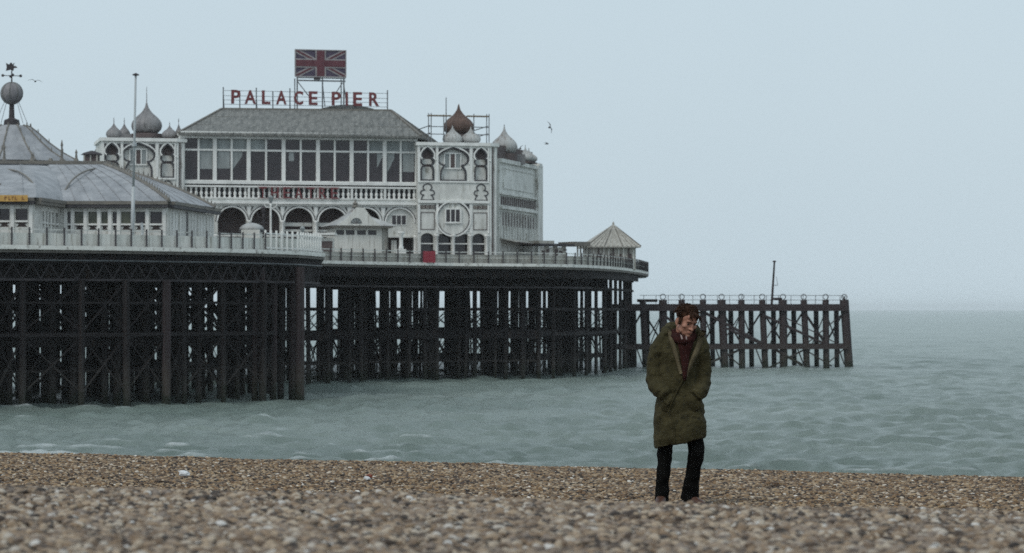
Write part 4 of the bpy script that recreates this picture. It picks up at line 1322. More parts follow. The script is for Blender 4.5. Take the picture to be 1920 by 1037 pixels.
OF = 12.5
flag = empty('flag_board', FT.world(FT.x(601, OF), OF, FT.z(200, 601, OF)), 'painted Union Jack board on a steel frame above the red rooftop letters', 'flag board')
fx0, fx1, fz0, fz1 = FT.rect(554.5, 95, 647.5, 143, OF)
mb = MB(); mb.box(fx0, fx1, OF, OF + .12, fz0, fz1); mb.build('blue_field', M['flagblue'], flag, FT)
fw, fh = fx1 - fx0, fz1 - fz0
cxf, czf = (fx0 + fx1) / 2, (fz0 + fz1) / 2
def clip_band(p, q, w):
    """diagonal band clipped to the flag"""
    p, q = Vector(p), Vector(q); t = (q - p).normalized(); nn = Vector((-t.y, t.x)) * w / 2
    poly = [p - nn - t * 2, q - nn + t * 2, q + nn + t * 2, p + nn - t * 2]
    for ax, lim, sg in ((0, fx0 + .01, 1), (0, fx1 - .01, -1), (1, fz0 + .01, 1), (1, fz1 - .01, -1)):
        outp = []
        for i in range(len(poly)):
            a, b = poly[i - 1], poly[i]
            ia, ib = (a[ax] - lim) * sg >= 0, (b[ax] - lim) * sg >= 0
            if ia != ib:
                u = (lim - a[ax]) / (b[ax] - a[ax]); outp.append(a + (b - a) * u)
            if ib: outp.append(b)
        poly = outp
    return [tuple(p) for p in poly]
k = 0
for p, q in (((fx0, fz0), (fx1, fz1)), ((fx0, fz1), (fx1, fz0))):
    mb = MB(); mb.plate(clip_band(p, q, .42), (), OF - .02 - k * .006, OF - .001); mb.build('white_saltire', M['flagwhite'], flag, FT)
    mb = MB(); mb.plate(clip_band(p, q, .17), (), OF - .04 - k * .006, OF - .03); mb.build('red_saltire', M['flagred'], flag, FT)
    k += 1
mb = MB(); mb.plate([(cxf - .5, fz0 + .01), (cxf + .5, fz0 + .01), (cxf + .5, czf - .42), (fx1 - .01, czf - .42), (fx1 - .01, czf + .42), (cxf + .5, czf + .42), (cxf + .5, fz1 - .01), (cxf - .5, fz1 - .01), (cxf - .5, czf + .42), (fx0 + .01, czf + .42), (fx0 + .01, czf - .42), (cxf - .5, czf - .42)], (), OF - .07, OF - .05); mb.build('white_cross', M['flagwhite'], flag, FT)
mb = MB(); mb.plate([(cxf - .36, fz0 + .01), (cxf + .36, fz0 + .01), (cxf + .36, czf - .3), (fx1 - .01, czf - .3), (fx1 - .01, czf + .3), (cxf + .36, czf + .3), (cxf + .36, fz1 - .01), (cxf - .36, fz1 - .01), (cxf - .36, czf + .3), (fx0 + .01, czf + .3), (fx0 + .01, czf - .3), (cxf - .36, czf - .3)], (), OF - .10, OF - .073); mb.build('red_cross', M['flagred'], flag, FT)
ring(rectl(fx0, fx1, fz0, fz1), .09, 0.0, OF - .08, OF + .14).build('board_frame', M['flagwhite'], flag, FT)
for px in (557.5, 605, 645):
    x = FT.x(px, OF)
    for dy, w in ((0.05, .12),) + (((1.6, .09),) if px != 605 else ()):
        mb = MB(); mb.box(x - w / 2, x + w / 2, OF + dy, OF + dy + .1, FT.z(206, 601, OF) - .3, fz0 - .1); mb.build('frame_leg', M['steel'], flag, FT)
zb2 = FT.z(151.5, 601, OF)
mb = MB(); mb.box(FT.x(556, OF), FT.x(648, OF), OF + .0, OF + .04, zb2 - .07, zb2 + .07); mb.build('frame_beam', M['steel'], flag, FT)
mb = MB(); mb.box(FT.x(556, OF), FT.x(648, OF), OF + .0, OF + .04, fz0 - .22, fz0 - .12); mb.build('frame_beam', M['steel'], flag, FT)
mb = MB(); mb.box(FT.x(588, OF), FT.x(600, OF), OF - .3, OF - .05, zb2 + .08, zb2 + .3); mb.build('flood_lamp', M['iron2'], flag, FT)
for a, ya, b, yb in ((559, 154, 584, 186), (643, 154, 622, 186), (605, 154, 610, 200), (645, 156, 652, 204)):
    mb = MB(); mb.bar((FT.x(a, OF), OF + .2, FT.z(ya, 601, OF)), (FT.x(b, OF), OF + .2, FT.z(yb, 601, OF)), .08); mb.build('frame_brace', M['steel'], flag, FT)

scf = empty('scaffolding', FT.world(FT.x(860, 3.4), 3.4, FT.z(272, 860, 3.4)), 'tubular steel scaffolding with planks around the rusty dome', 'scaffolding')
for off in (0.6, 6.2):
    for px in (803.5, 808.5, 832, 888.5, 912.5, 917):
        x = FT.x(px, off)
        if off > 1 and px in (803.5, 917): continue
        mb = MB(); mb.tube([(x, off, FT.z(272, 860, off) - .4), (x, off, FT.z(213 if px != 832 else 215, 860, off))], .045, 6); mb.build('standard', M['steel'], scf, FT)
    for py in (238, 252):
        for a, b in ((803.5, 834), (886, 917)):
            z = FT.z(py, 860, off)
            mb = MB(); mb.tube([(FT.x(a, off), off + .06, z), (FT.x(b, off), off + .06, z)], .045, 6); mb.build('ledger', M['steel'], scf, FT)
    z = FT.z(217.5, 860, off)
    for a, b in ((803, 846), (876, 917)):
        mb = MB(); mb.box(FT.x(a, off), FT.x(b, off), off - .12, off + .55, z - .04, z + .06); mb.build('plank', M['plank'], scf, FT)
for px in (806, 914):
    for py in (238, 252):
        z = FT.z(py, 860, 0.6) + .09
        mb = MB(); mb.tube([(FT.x(px, .6), .5, z), (FT.x(px, .6), 6.3, z)], .045, 6); mb.build('transom', M['steel'], scf, FT)
x = FT.x(836.5, 2.0)
mb = MB(); mb.tube([(x, 2.0, FT.z(270, 860, 2)), (x, 2.0, FT.z(183, 860, 2))], [.06, .04], 6); mb.build('tall_pole', M['steel'], scf, FT)
# ================================================================ THE PAVILION on the promenade deck
pav = empty('pavilion', (WX(215, 178), 178, DECK), 'low white pavilion with curved grey zinc roofs and a tent-shaped lantern roof', 'pavilion')
FA = Frame(-180, 168.5, 64, 168.5, DECK)          # wing
FB = Frame(64, 168.5, 114, 174.0, DECK)           # return of the wing
FC = Frame(114, 174.0, 314, 174.0, DECK)          # front wall
FD = Frame(314, 174.0, 401, 187.0, DECK)          # wall towards the theatre
ZE = FC.z(389.5, 214)                             # eaves
def pav_wall(fr, pa, pb, wins, name='wall', y0w=397, y1w=419):
    x0, x1 = fr.x(pa), fr.x(pb)
    z0w, z1w = fr.z(y1w, (pa + pb) / 2), fr.z(y0w, (pa + pb) / 2)
    z2 = z0w - 0.12
    lows = []
    holes = []
    for a, b in wins:
        holes.append(rectl(fr.x(a), fr.x(b), z0w, z1w))
        holes.append(rectl(fr.x(a), fr.x(b), z2 - .30, z2))
    mb = MB(); mb.plate(rectl(x0, x1, 0.0, ZE), holes, 0.0, 0.2)
    w = mb.build(name, M['white'], pav, fr)
    for k, (a, b) in enumerate(wins):
        mb = MB(); mb.box(fr.x(a) - .03, fr.x(b) + .03, 0.14, 0.19, z0w - .02, z1w + .02)
        mb.v = [(x, y + .07, z) for x, y, z in mb.v]
        mb.build('pane', M['greenpane'] if (fr is FC and k in (1, 2, 3, 5)) else M['pane'], w)
        mb = MB(); mb.box(fr.x(a) - .02, fr.x(b) + .02, 0.21, 0.25, z2 - .34, z2 + .02); mb.build('lower_pane', M['recess'], w)
        mb = MB(); mb.box(fr.x(a) - .05, fr.x(b) + .05, -0.06, -0.003, z0w - .12, z0w - .02); mb.build('sill', M['white2'], w)
        # scalloped valance at the foot of the lower light
        xm = (fr.x(a) + fr.x(b)) / 2
        mb = MB(); mb.plate([(fr.x(a), z2 - .32), (xm - (xm - fr.x(a)) * .5, z2 - .13), (fr.x(a), z2 - .05)][::-1], (), 0.08, 0.12); mb.plate([(fr.x(b), z2 - .32), (fr.x(b), z2 - .05), (xm + (xm - fr.x(a)) * .5, z2 - .13)][::-1], (), 0.08, 0.12); mb.build('valance', M['white2'], w)
    return w
pav_wall(FA, -180, 64, [(-110, -86), (-72, -48), (-34, -10), (-2, 18), (29, 52)], y0w=391.5, y1w=413)
pav_wall(FB, 64, 114, [(80, 83), (86, 89), (92, 95), (98, 101), (105, 109)], y0w=397, y1w=417)
pav_wall(FC, 114, 314, [(126.5, 132.5), (140, 157.5), (165.5, 182), (190, 202), (211, 219), (227, 246), (254, 272), (281.5, 303.5)])
wd = pav_wall(FD, 314, 401, [])
for k in range(15):                                               # boarded wall: raised battens
    x = 0.4 + k * FD.x(401) / 15
    mb = MB(); mb.box(x, x + .16, -0.05, -0.003, 0.1, ZE - .2); mb.build('batten', M['white2'] if k % 3 else M['panel'], wd)
mb = MB(); x = FD.x(348); mb.box(x, x + .22, -0.1, -0.053, 0.1, ZE - .1); mb.build('downpipe', M['iron2'], wd)
for fr, pxs in ((FC, (123, 136, 160, 185.5, 206, 222.5, 249.5, 276, 308)), (FA, (-28, -5.5, 23, 58))):
    for px in pxs:
        mb = MB(); mb.box(fr.x(px) - .11, fr.x(px) + .11, -0.08, -0.003, 0.1, ZE - .05); mb.build('post', M['white2'], pav, fr)
# eaves boards
mb = MB()
for fr, a, b in ((FA, -180, 66), (FB, 64, 114), (FC, 113, 316), (FD, 314, 402)):
    mb2 = MB(); mb2.box(fr.x(a), fr.x(b), -0.45, -0.1, ZE + .003, ZE + .2); mb2.build('eaves_board', M['trim'] if fr is not FB else M['rib'], pav, fr)
    mb2 = MB(); mb2.box(fr.x(a), fr.x(b), -0.5, -0.1, ZE + .203, ZE + .42); mb2.build('gutter', M['rib'], pav, fr)
# roofs: bowed slopes from an eaves outline to a ridge outline
def bowed_roof(base, top, z0, z1, bow, material, name='roof', rings=10, closed=True):
    mb = MB(); n = len(base)
    for k in range(rings + 1):
        t = k / rings
        h = (1 - bow) * t + bow * (1 - math.cos(math.pi / 2 * t))
        v = (1 - bow) * t + bow * math.sin(math.pi / 2 * t)
        mb.v += [(a[0] + (b[0] - a[0]) * h, a[1] + (b[1] - a[1]) * h, z0 + (z1 - z0) * v) for a, b in zip(base, top)]
    for k in range(rings):
        for i in range(n if closed else n - 1):
            j = (i + 1) % n
            mb.f.append((k * n + i, k * n + j, (k + 1) * n + j, (k + 1) * n + i))
    mb.f.append(tuple(rings * n + i for i in range(n)))
    return mb, name, material
def pt(fr, px, off): p = fr.world(fr.x(px, off), off, 0); return (p.x, p.y)
zE2 = DECK + ZE + .42
base = [pt(FC, 112, -.5), pt(FC, 317, -.5), pt(FD, 403, -.6), (WX(385, 196), 196), (WX(60, 200), 200), (WX(60, 184), 184)]
zR = CZ + (HOR - 310) / F * 185
top = [(WX(92, 184), 184), (WX(196, 184), 184), (WX(205, 186.5), 186.5), (WX(206, 190), 190), (WX(95, 192), 192), (WX(85, 187), 187)]
mb, nm, mt_ = bowed_roof(base, top, zE2, zR, 0.22, M['zinc'])
roofm = mb.build('roof', mt_, pav, 'world')
def roof_line(b, t, z0, z1, bow, n=10):
    out = []
    for k in range(n + 1):
        q = k / n
        h = (1 - bow) * q + bow * (1 - math.cos(math.pi / 2 * q)); v = (1 - bow) * q + bow * math.sin(math.pi / 2 * q)
        out.append(Vector((b[0] + (t[0] - b[0]) * h, b[1] + (t[1] - b[1]) * h, z0 + (z1 - z0) * v + .03)))
    return out
for i in (1, 2):                                               # hips with cresting
    ln = roof_line(base[i], top[i], zE2, zR, .22)
    mb = MB(); mb.tube(ln, .13, 6); mb.build('hip_roll', M['rib'], roofm)
    if i:
        for k in range(24):
            a = ln[int(k / 24 * 10)].lerp(ln[int(k / 24 * 10) + 1], (k / 24 * 10) % 1)
            mb = MB(); mb.tube([a, a + Vector((0, 0, .34))], [.08, .02], 5); mb.build('crest', M['rib'], roofm)
for t in (0.14, 0.28, .42, .56, .7, .85):
    b_ = (base[0][0] + (base[1][0] - base[0][0]) * t, base[0][1]); t_ = (top[0][0] + (top[1][0] - top[0][0]) * t, top[0][1])
    mb = MB(); mb.tube(roof_line(b_, t_, zE2, zR, .22), .02, 5); mb.build('roof_seam', M['zinc'], roofm)
for t in (.2, .4, .6, .8):
    b_ = tuple(Vector(base[1]).lerp(Vector(base[2]), t)); t_ = tuple(Vector(top[1]).lerp(Vector(top[2]), t))
    mb = MB(); mb.tube(roof_line(b_, t_, zE2, zR, .22), .02, 5); mb.build('roof_seam', M['zinc'], roofm)
# wing roof
baseW = [(WX(-185, 168), 168), (WX(68, 168), 168), (WX(118, 173.4), 173.4), (WX(170, 186), 186), (WX(-185, 200), 200)]
topW = [(WX(-150, 183), 183), (WX(60, 183), 183), (WX(95, 184.5), 184.5), (WX(105, 188), 188), (WX(-150, 192), 192)]
zRw = CZ + (HOR - 311) / F * 184
mb, nm, mt_ = bowed_roof(baseW, topW, zE2, zRw, 0.35, M['zinc'])
roofw = mb.build('wing_roof', mt_, pav, 'world')
ln = roof_line(baseW[1], topW[1], zE2, zRw, .35)
ln2 = roof_line((WX(-30, 168), 168), (WX(-80, 180), 180), zE2, zRw, .35)
for k in range(10):
    a = W(-20 + k * 7, 338 + k * 4.2, 169.5 + (9 - k) * .3); mb = MB(); mb.tube([a - Vector((0, 0, .3)), a + Vector((0, 0, .25))], [.09, .03], 5); mb.build('crest', M['rib'], roofw)
for t in (.1, .3, .5, .7, .9):
    b_ = tuple(Vector(baseW[0]).lerp(Vector(baseW[1]), t)); t_ = tuple(Vector(topW[0]).lerp(Vector(topW[1]), t))
    mb = MB(); mb.tube(roof_line(b_, t_, zE2, zRw, .35), .035, 5); mb.build('roof_seam', M['zinc'], roofw)
# flat upper roof linking both, with a gutter line
zF = CZ + (HOR - 307) / F * 188
mb = MB(); mb.slab([(WX(-190, 185), 185), (WX(205, 187), 187), (WX(222, 193), 193), (WX(150, 206), 206), (WX(-190, 206), 206)], zE2, zF); mb.build('upper_roof', M['zinc'], pav, 'world')
mb = MB(); ribbon(mb, [(WX(-190, 184.8), 184.8), (WX(205, 186.8), 186.8), (WX(224, 193), 193)], zF - .12, zF + .12, .3); mb.build('ridge_gutter', M['rib'], pav, 'world')
# arched ribs standing on the roof front
for cx_, sgn_, y0, y1 in ((116, 1, 388, 314), ):
    pts = [W(116 + 70 * (1 - math.cos(t)), 386 - 70 * math.sin(t), 175.0 + 8.0 * (1 - math.cos(t))) for t in np.linspace(0, math.pi / 2, 12)]
    mb = MB(); mb.tube(pts, .06, 6); mb.build('arched_rib', M['rib'], roofm)
pts = [W(74 - 60 * (1 - math.cos(t)), 384 - 66 * math.sin(t), 170.0 + 9 * (1 - math.cos(t))) for t in np.linspace(0, math.pi / 2, 12)]
mb = MB(); mb.tube(pts, .06, 6); mb.build('arched_rib', M['rib'], roofw)
# spiked finials along the gutter
for px, yt in ((95, 300), (116, 262), (143, 280), (8, 268), (60, 285)):
    b = W(px, 306, 187.5)
    t = W(px, yt, 187.5)
    mb = MB(); mb.lathe([(.16, 0), (.2, .15), (.1, .35), (.06, (t.z - b.z) * .7), (.1, (t.z - b.z) * .75), (.015, t.z - b.z)], b, 6); mb.build('spike', M['rib'], pav, 'world')
# tent-shaped lantern roof with globe and vane
dT = 193.0
cT = Vector((WX(22, dT), dT, 0))
def tr(px): return (px - 22) / F * dT
def tzz(py): return CZ + (HOR - py) / F * dT
prof = [(tr(150), tzz(306)), (tr(142), tzz(300)), (tr(118), tzz(287)), (tr(92), tzz(268)), (tr(72), tzz(250)), (tr(58), tzz(239)), (tr(50), tzz(236)), (tr(30), tzz(234)), (tr(28), tzz(231))]
mb = MB(); mb.lathe(prof, cT, 12); lan = mb.build('lantern_roof', M['zinc'], pav, 'world')
for k in range(12):
    a = 2 * math.pi * k / 12
    mb = MB(); mb.tube([cT + Vector((math.cos(a) * r, math.sin(a) * r, z + .02)) for r, z in prof[:7]], .06, 5); mb.build('roof_rib', M['rib'], lan)
    for j in range(5):
        r, z = prof[j + 1]
        p = cT + Vector((math.cos(a) * r, math.sin(a) * r, z))
        mb = MB(); mb.tube([p, p + Vector((0, 0, .32))], [.05, .015], 4); mb.build('crest', M['rib'], lan)
mb = MB(); mb.lathe([(tr(38), tzz(236)), (tr(36), tzz(225)), (tr(30), tzz(223)), (tr(27.5), tzz(221)), (tr(26.5), tzz(196))], cT, 10); mb.build('finial_base', M['iron2'], lan)
mb = MB(); mb.ell((cT.x, cT.y, tzz(175)), (tr(42.5),) * 3, 20, 14); gl_o = mb.build('globe', M['globe'], lan, smooth=True)
for k in range(4):
    a = math.pi * k / 4
    mb = MB(); mb.tube([Vector((cT.x + math.cos(a) * tr(42.8) * math.cos(t), cT.y + math.sin(a) * tr(42.8) * math.cos(t), tzz(175) + tr(42.8) * math.sin(t))) for t in np.linspace(0, 2 * math.pi, 25)], .035, 4); mb.build('globe_band', M['lead'], lan)
mb = MB(); mb.tube([(cT.x, cT.y, tzz(156)), (cT.x, cT.y, tzz(118))], [.06, .03], 6); mb.build('vane_rod', M['iron2'], lan)
vz = tzz(142)
for a in (0.3, 0.3 + math.pi / 2):
    mb = MB(); mb.bar((cT.x - .6 * math.cos(a), cT.y - .6 * math.sin(a), vz), (cT.x + .6 * math.cos(a), cT.y + .6 * math.sin(a), vz), .05)
    for s in (-1, 1): mb.ell((cT.x + s * .64 * math.cos(a), cT.y + s * .64 * math.sin(a), vz), (.11, .05, .11), 8, 6)
    mb.build('vane_arm', M['iron2'], lan)
x0 = cT.x
mb = MB(); mb.plate([(x0 - .42, tzz(133)), (x0 - .1, tzz(131)), (x0 + .12, tzz(133)), (x0 + .16, tzz(128)), (x0 + .42, tzz(127)), (x0 + .3, tzz(124)), (x0 + .12, tzz(123)), (x0 + .22, tzz(118)), (x0 + .02, tzz(121)), (x0 - .05, tzz(117)), (x0 - .2, tzz(121)), (x0 - .42, tzz(118)), (x0 - .36, tzz(126))][::-1], (), dT - .03, dT + .03); mb.build('weather_vane', M['iron2'], lan)
for s in (-1, 1):
    for dy in (-.5, .5):
        mb = MB(); mb.tube([(cT.x + s * tr(31), cT.y + dy * .5, tzz(184)), (cT.x + s * tr(48), cT.y + dy * 2, tzz(233))], .02, 4); mb.build('stay_wire', M['iron2'], lan)
# small glazed turret on the roof
tp = W(172, 307, 191)
mb = MB(); mb.box(tp.x - .5, tp.x + .5, tp.y - .5, tp.y + .5, tp.z - .3, tp.z + .62); tur = mb.build('turret', M['recess'], pav, 'world')
for s in (-1, 0, 1):
    mb = MB(); mb.box(tp.x + s * .46 - .05, tp.x + s * .46 + .05, tp.y - .56, tp.y - .503, tp.z - .2, tp.z + .6); mb.build('turret_post', M['cream'], tur)
mb = MB(); mb.lathe([(.8, 0), (.62, .14), (.1, .3)], (tp.x, tp.y, tp.z + .63), 8); mb.build('turret_roof', M['iron2'], tur)
# orange name board on the wing
sb_ = empty('sign_board', FA.world(FA.x(20, -.7), -.7, ZE + .2), 'orange lettered board along the eaves of the pavilion wing', 'sign')
x0, x1 = FA.x(-60, -.72), FA.x(52, -.72)
mb = MB(); mb.box(x0, x1, -.72, -.66, ZE + .16, ZE + .56); mb.build('board', M['orange'], sb_, FA)
k = 0; x = x0 + .12
while x < x1 - .2:
    wch = random.choice([.10, .13, .16])
    if k % 5 != 4:
        mb = MB(); mb.box(x, x + wch * .35, -.74, -.722, ZE + .25, ZE + .47); mb.box(x + wch * .352, x + wch, -.738, -.722, ZE + (.25 if k % 2 else .40), ZE + (.31 if k % 2 else .47)); mb.build('lettering', M['orange_dark'], sb_, FA)
    x += wch + .09; k += 1

# ================================================================ poles and lamps on the promenade
fb = W(247.5, 452, 171.0); fb.z = DECK
fp = empty('flagpole', fb, 'tall pale flagpole in front of the curved zinc roof', 'flagpole')
ft = W(254.5, 141, 171.0)
mid = fb.lerp(ft, .36)
mb = MB(); mb.tube([fb, mid], [.125, .115], 10); mb.build('lower_mast', M['pole'], fp, 'world', True)
mb = MB(); mb.tube([mid, ft], [.085, .065], 10); mb.build('upper_mast', M['pole'], fp, 'world', True)
c_ = fb.lerp(ft, .60)
mb = MB(); mb.lathe([(.1, -.12), (.16, -.1), (.16, .1), (.1, .12)], c_, 10); mb.build('collar', M['pole'], fp, 'world')
mb = MB(); mb.lathe([(.05, -.05), (.22, 0), (.22, .05), (.03, .14)], ft, 10); mb.build('cap', M['iron2'], fp, 'world')
mb = MB(); mb.tube([fb + Vector((.62, .2, 0)), fb + Vector((.62, .2, 1.35)), mid * .25 + fb * .75 + Vector((.55, .2, .7))], .09, 8); mb.build('tabernacle', M['pole'], fp, 'world')
mb = MB(); mb.box(fb.x - .1, fb.x + .75, fb.y - .15, fb.y + .3, DECK + .003, DECK + .9); mb.build('winch_box', M['white'], fp, 'world')

def lamp_post(px, ytop, d, label, dark=False):
    b = Vector((WX(px, d), d, DECK)); t = W(px, ytop, d); h = t.z - DECK
    o = empty('lamp_post', b, label, 'lamp post', 'lamp posts on the pier')
    m_ = M['iron2'] if dark else M['white2']
    MB().lathe([(.22, 0), (.22, .3), (.13, .45), (.09, .8), (.07, h - .8), (.09, h - .62)], n=10).build('post', m_, o, smooth=True)
    MB().lathe([(.08, h - .6), (.2, h - .2), (.22, h - .18), (.05, h)], n=6).build('lantern', M['blind'] if not dark else m_, o)
    mb = MB()
    for s in (-1, 1):
        mb.tube([(0, 0, h - .9)] + [(s * (.25 + .2 * math.sin(t)), 0, h - .9 + .25 * (1 - math.cos(t))) for t in np.linspace(0, 2.4, 7)], .03, 5)
    mb.build('scroll_bracket', m_, o)
    if dark:
        for s in (-1, 1):
            for k in range(3):
                MB().tube([(s * .06, 0, .5 + k * .8)] + [(s * (.1 + .45 * math.sin(t)), 0, .5 + k * .8 + .35 * (1 - math.cos(t))) for t in np.linspace(.2, 3.6, 9)], .045, 5).build('scroll', m_, o)
    return o
lamp_post(507.5, 366, 196.0, 'slim white lamp post rising in front of the second arch of the theatre')
lamp_post(494, 386, 205.0, 'dark ornate lamp standard with scrolls in front of the theatre arches', True)
lamp_post(567, 424, 210.0, 'short white lamp post standing behind the pickets at the end of the promenade')

# ================================================================ small buildings in front of the theatre
kb = W(668, 490, 229.0); kb.z = DECK
FK = Frame(628, 228.0, 716, 229.0, DECK)
kio = empty('kiosk', kb, 'white kiosk with flared roof and half-round gable light in front of the theatre', 'kiosk')
kw = FK.x(716); kz = FK.z(429, 670)
ke = FK.z(427, 670)
wh = [rectl(FK.x(a), FK.x(b), FK.z(440.5, 670), FK.z(431.5, 670)) for a, b in ((630, 645), (648.5, 665), (669.5, 686), (690, 706))]
mb = MB(); mb.plate(rectl(0, kw, 0, ke), wh, 0, .15); mb.box(0, .15, .153, 4, 0, ke); mb.box(kw - .15, kw, .153, 4, 0, ke); mb.box(0, kw, 4.003, 4.15, 0, ke); wl_ = mb.build('wall', M['panel'], kio, FK)
for h_ in wh:
    mb = MB(); mb.box(h_[0][0] - .02, h_[1][0] + .02, .2, .24, h_[0][1] - .02, h_[2][1] + .02); mb.build('pane', M['pane'], wl_)
mb = MB(); mb.box(kw + .003, kw + .5, .3, .42, 0, ke); mb.box(kw + .7, kw + .8, 1.2, 1.3, 0, ke); mb.build('side_screen', M['cream'], kio, FK)
mb = MB(); mb.box(-.35, kw + .9, -.5, 4.6, ke + .003, ke + .16); mb.build('eaves', M['rib'], kio, FK)
mb = MB(); zt2 = FK.z(385, 677); cxk = FK.x(673)
prof_ = [(-.35, ke + .163), (kw + .75, ke + .163)]
def kroof(t): return (1 - t) ** 1.55
sec = []
for t in np.linspace(0, 1, 9):
    f = kroof(t); sec.append((cxk - (cxk + .35) * f - .12, cxk + (kw + 1.2 - cxk) * f + .12, ke + .163 + (zt2 - ke - .163) * t, 2.0 - 2.45 * f - .1, 2.0 + 2.5 * f + .1))
for (xa, xb, z, ya, yb) in sec: mb.v += [(xa, ya, z), (xb, ya, z), (xb, yb, z), (xa, yb, z)]
for k in range(8):
    for i in range(4):
        j = (i + 1) % 4; mb.f.append((k * 4 + i, k * 4 + j, (k + 1) * 4 + j, (k + 1) * 4 + i))
mb.f.append((32, 33, 34, 35))
rf = mb.build('roof', M['dome_pale'], kio, FK)
gx0, gx1 = FK.x(627, -.5), FK.x(716, -.5)
gz0 = ke + .17
gab = [(gx0, gz0)] + [(gx1, gz0)] + [(gx1 + (FK.x(683, -.5) - gx1) * t, gz0 + (FK.z(389, 677, -.5) - gz0) * t ** 1.5) for t in np.linspace(.1, 1, 8)] + [(gx0 + (FK.x(668, -.5) - gx0) * t, gz0 + (FK.z(389, 677, -.5) - gz0) * t ** 1.5) for t in np.linspace(1, .1, 8)]
fan = [(FK.x(668, -.5) + .5 * math.cos(t), FK.z(420, 670, -.5) + .52 * math.sin(t)) for t in np.linspace(0, math.pi, 12)]
mb = MB(); mb.plate(gab, [fan], -.56, -.46); gb = mb.build('gable', M['panel'], kio, FK)
mb = MB(); mb.plate([(a, b) for a, b in fan], (), -.5, -.47); mb.v = [(x_, y_ + .0, z_) for x_, y_, z_ in mb.v]; fl = mb.build('fan_light', M['blind'], gb)
for t in np.linspace(.4, 2.74, 5):
    mb = MB(); mb.bar((FK.x(668, -.5), -.53, FK.z(420, 670, -.5)), (FK.x(668, -.5) + .5 * math.cos(t), -.53, FK.z(420, 670, -.5) + .5 * math.sin(t)), .03); mb.build('glazing_bar', M['recess'], gb)
mb = MB(); mb.lathe([(.22, 0), (.3, .1), (.16, .25), (.26, .36), (.1, .5), (.02, .75)], (cxk + .05, 1.9, zt2 - .15), 8); mb.build('finial', M['rib'], kio, FK)

def stall(px0, px1, ytop, d, label, name='kiosk', domed=True):
    b = Vector((WX((px0 + px1) / 2, d), d, DECK)); w = (px1 - px0) / F * d; t = CZ + (HOR - ytop) / F * d - DECK
    o = empty(name, b, label, 'kiosk')
    MB().box(-w * .42, w * .42, 0, 2.0, 0, t - .55).build('wall', M['panel'], o)
    if domed:
        mb = MB(); mb.lathe([(w * .56, t - .55), (w * .55, t - .38), (w * .44, t - .2), (w * .24, t - .05), (.05, t)], (0, 1, 0), 14); mb.build('roof', M['dome_pale'], o, smooth=True)
        mb = MB(); mb.lathe([(w * .57, t - .7), (w * .57, t - .56)], (0, 1, 0), 14); mb.build('eaves', M['trim'], o)
    else:
        MB().box(-w * .55, w * .55, -.5, 2.4, t - .3, t - .12).build('roof', M['white2'], o)
        MB().box(-w * .4, w * .4, -.03, -.003, .9, t - .8).build('hatch', M['recess'], o)
    return o
stall(449, 490, 417, 200.0, 'low white round-roofed kiosk behind the pale railing panels')
stall(590, 627, 434, 222.0, 'flat-roofed dark-fronted booth beside the white kiosk', 'booth', False)

# dark-boarded shed roofs and the pyramid-roofed shelter at the far corner of the head
FH = Frame(1108, 262.0, 1190, 262.5, DECK)
sh = empty('shelter', FH.world(FH.x(1150), 2.5, 0), 'pale boarded shelter with steep pyramid roof at the far end of the pier head', 'shelter')
hz_ = FH.z(461, 1150); hw_ = FH.x(1192)
mb = MB(); mb.box(0, hw_, 0, 5, 0, hz_); wl_ = mb.build('wall', M['cream'], sh, FH)
za = FH.z(421, 1150, 2.5)
mb = MB()
e_ = .55
ax = FH.x(1150, 2.5)
mb.add([(-e_, -e_, hz_ - .05), (hw_ + e_ * .8, -e_, hz_ - .05), (hw_ + e_ * .8, 5 + e_, hz_ - .05), (-e_, 5 + e_, hz_ - .05), (ax - .05, 2.4, za), (ax + .05, 2.4, za), (ax + .05, 2.6, za), (ax - .05, 2.6, za),
        (-e_, -e_, hz_ - .17), (hw_ + e_ * .8, -e_, hz_ - .17), (hw_ + e_ * .8, 5 + e_, hz_ - .17), (-e_, 5 + e_, hz_ - .17)],
       [(0, 1, 5, 4), (1, 2, 6, 5), (2, 3, 7, 6), (3, 0, 4, 7), (4, 5, 6, 7), (0, 8, 9, 1), (1, 9, 10, 2), (2, 10, 11, 3), (3, 11, 8, 0), (8, 11, 10, 9)])
rf = mb.build('roof', M['cream'], sh, FH)
for k in range(13):
    t = k / 12
    a = Vector((-e_ + (hw_ + e_ * 1.8) * t, -e_ - .02, hz_ - .02)); b = Vector((ax, 2.38, za))
    mb = MB(); mb.bar(a, a.lerp(b, .92), .09, .06); mb.build('roof_batten', M['rib'] if k in (0, 4, 8, 12) else M['cream'], rf)
for k in range(9):
    x = .2 + k * (hw_ - .5) / 8
    mb = MB(); mb.box(x, x + .14, -.06, -.003, .1, hz_ - .2); mb.build('batten', M['recess'] if k % 3 == 1 else M['panel'], wl_)
    if k % 2: mb = MB(); mb.box(x + .15, x + .38, -.04, -.003, hz_ * .45, hz_ * .68); mb.build('small_window', M['recess'], wl_)
mb = MB(); mb.lathe([(.1, 0), (.12, .1), (.02, .3)], (ax, 2.5, za), 6); mb.build('finial', M['cream'], sh, FH)

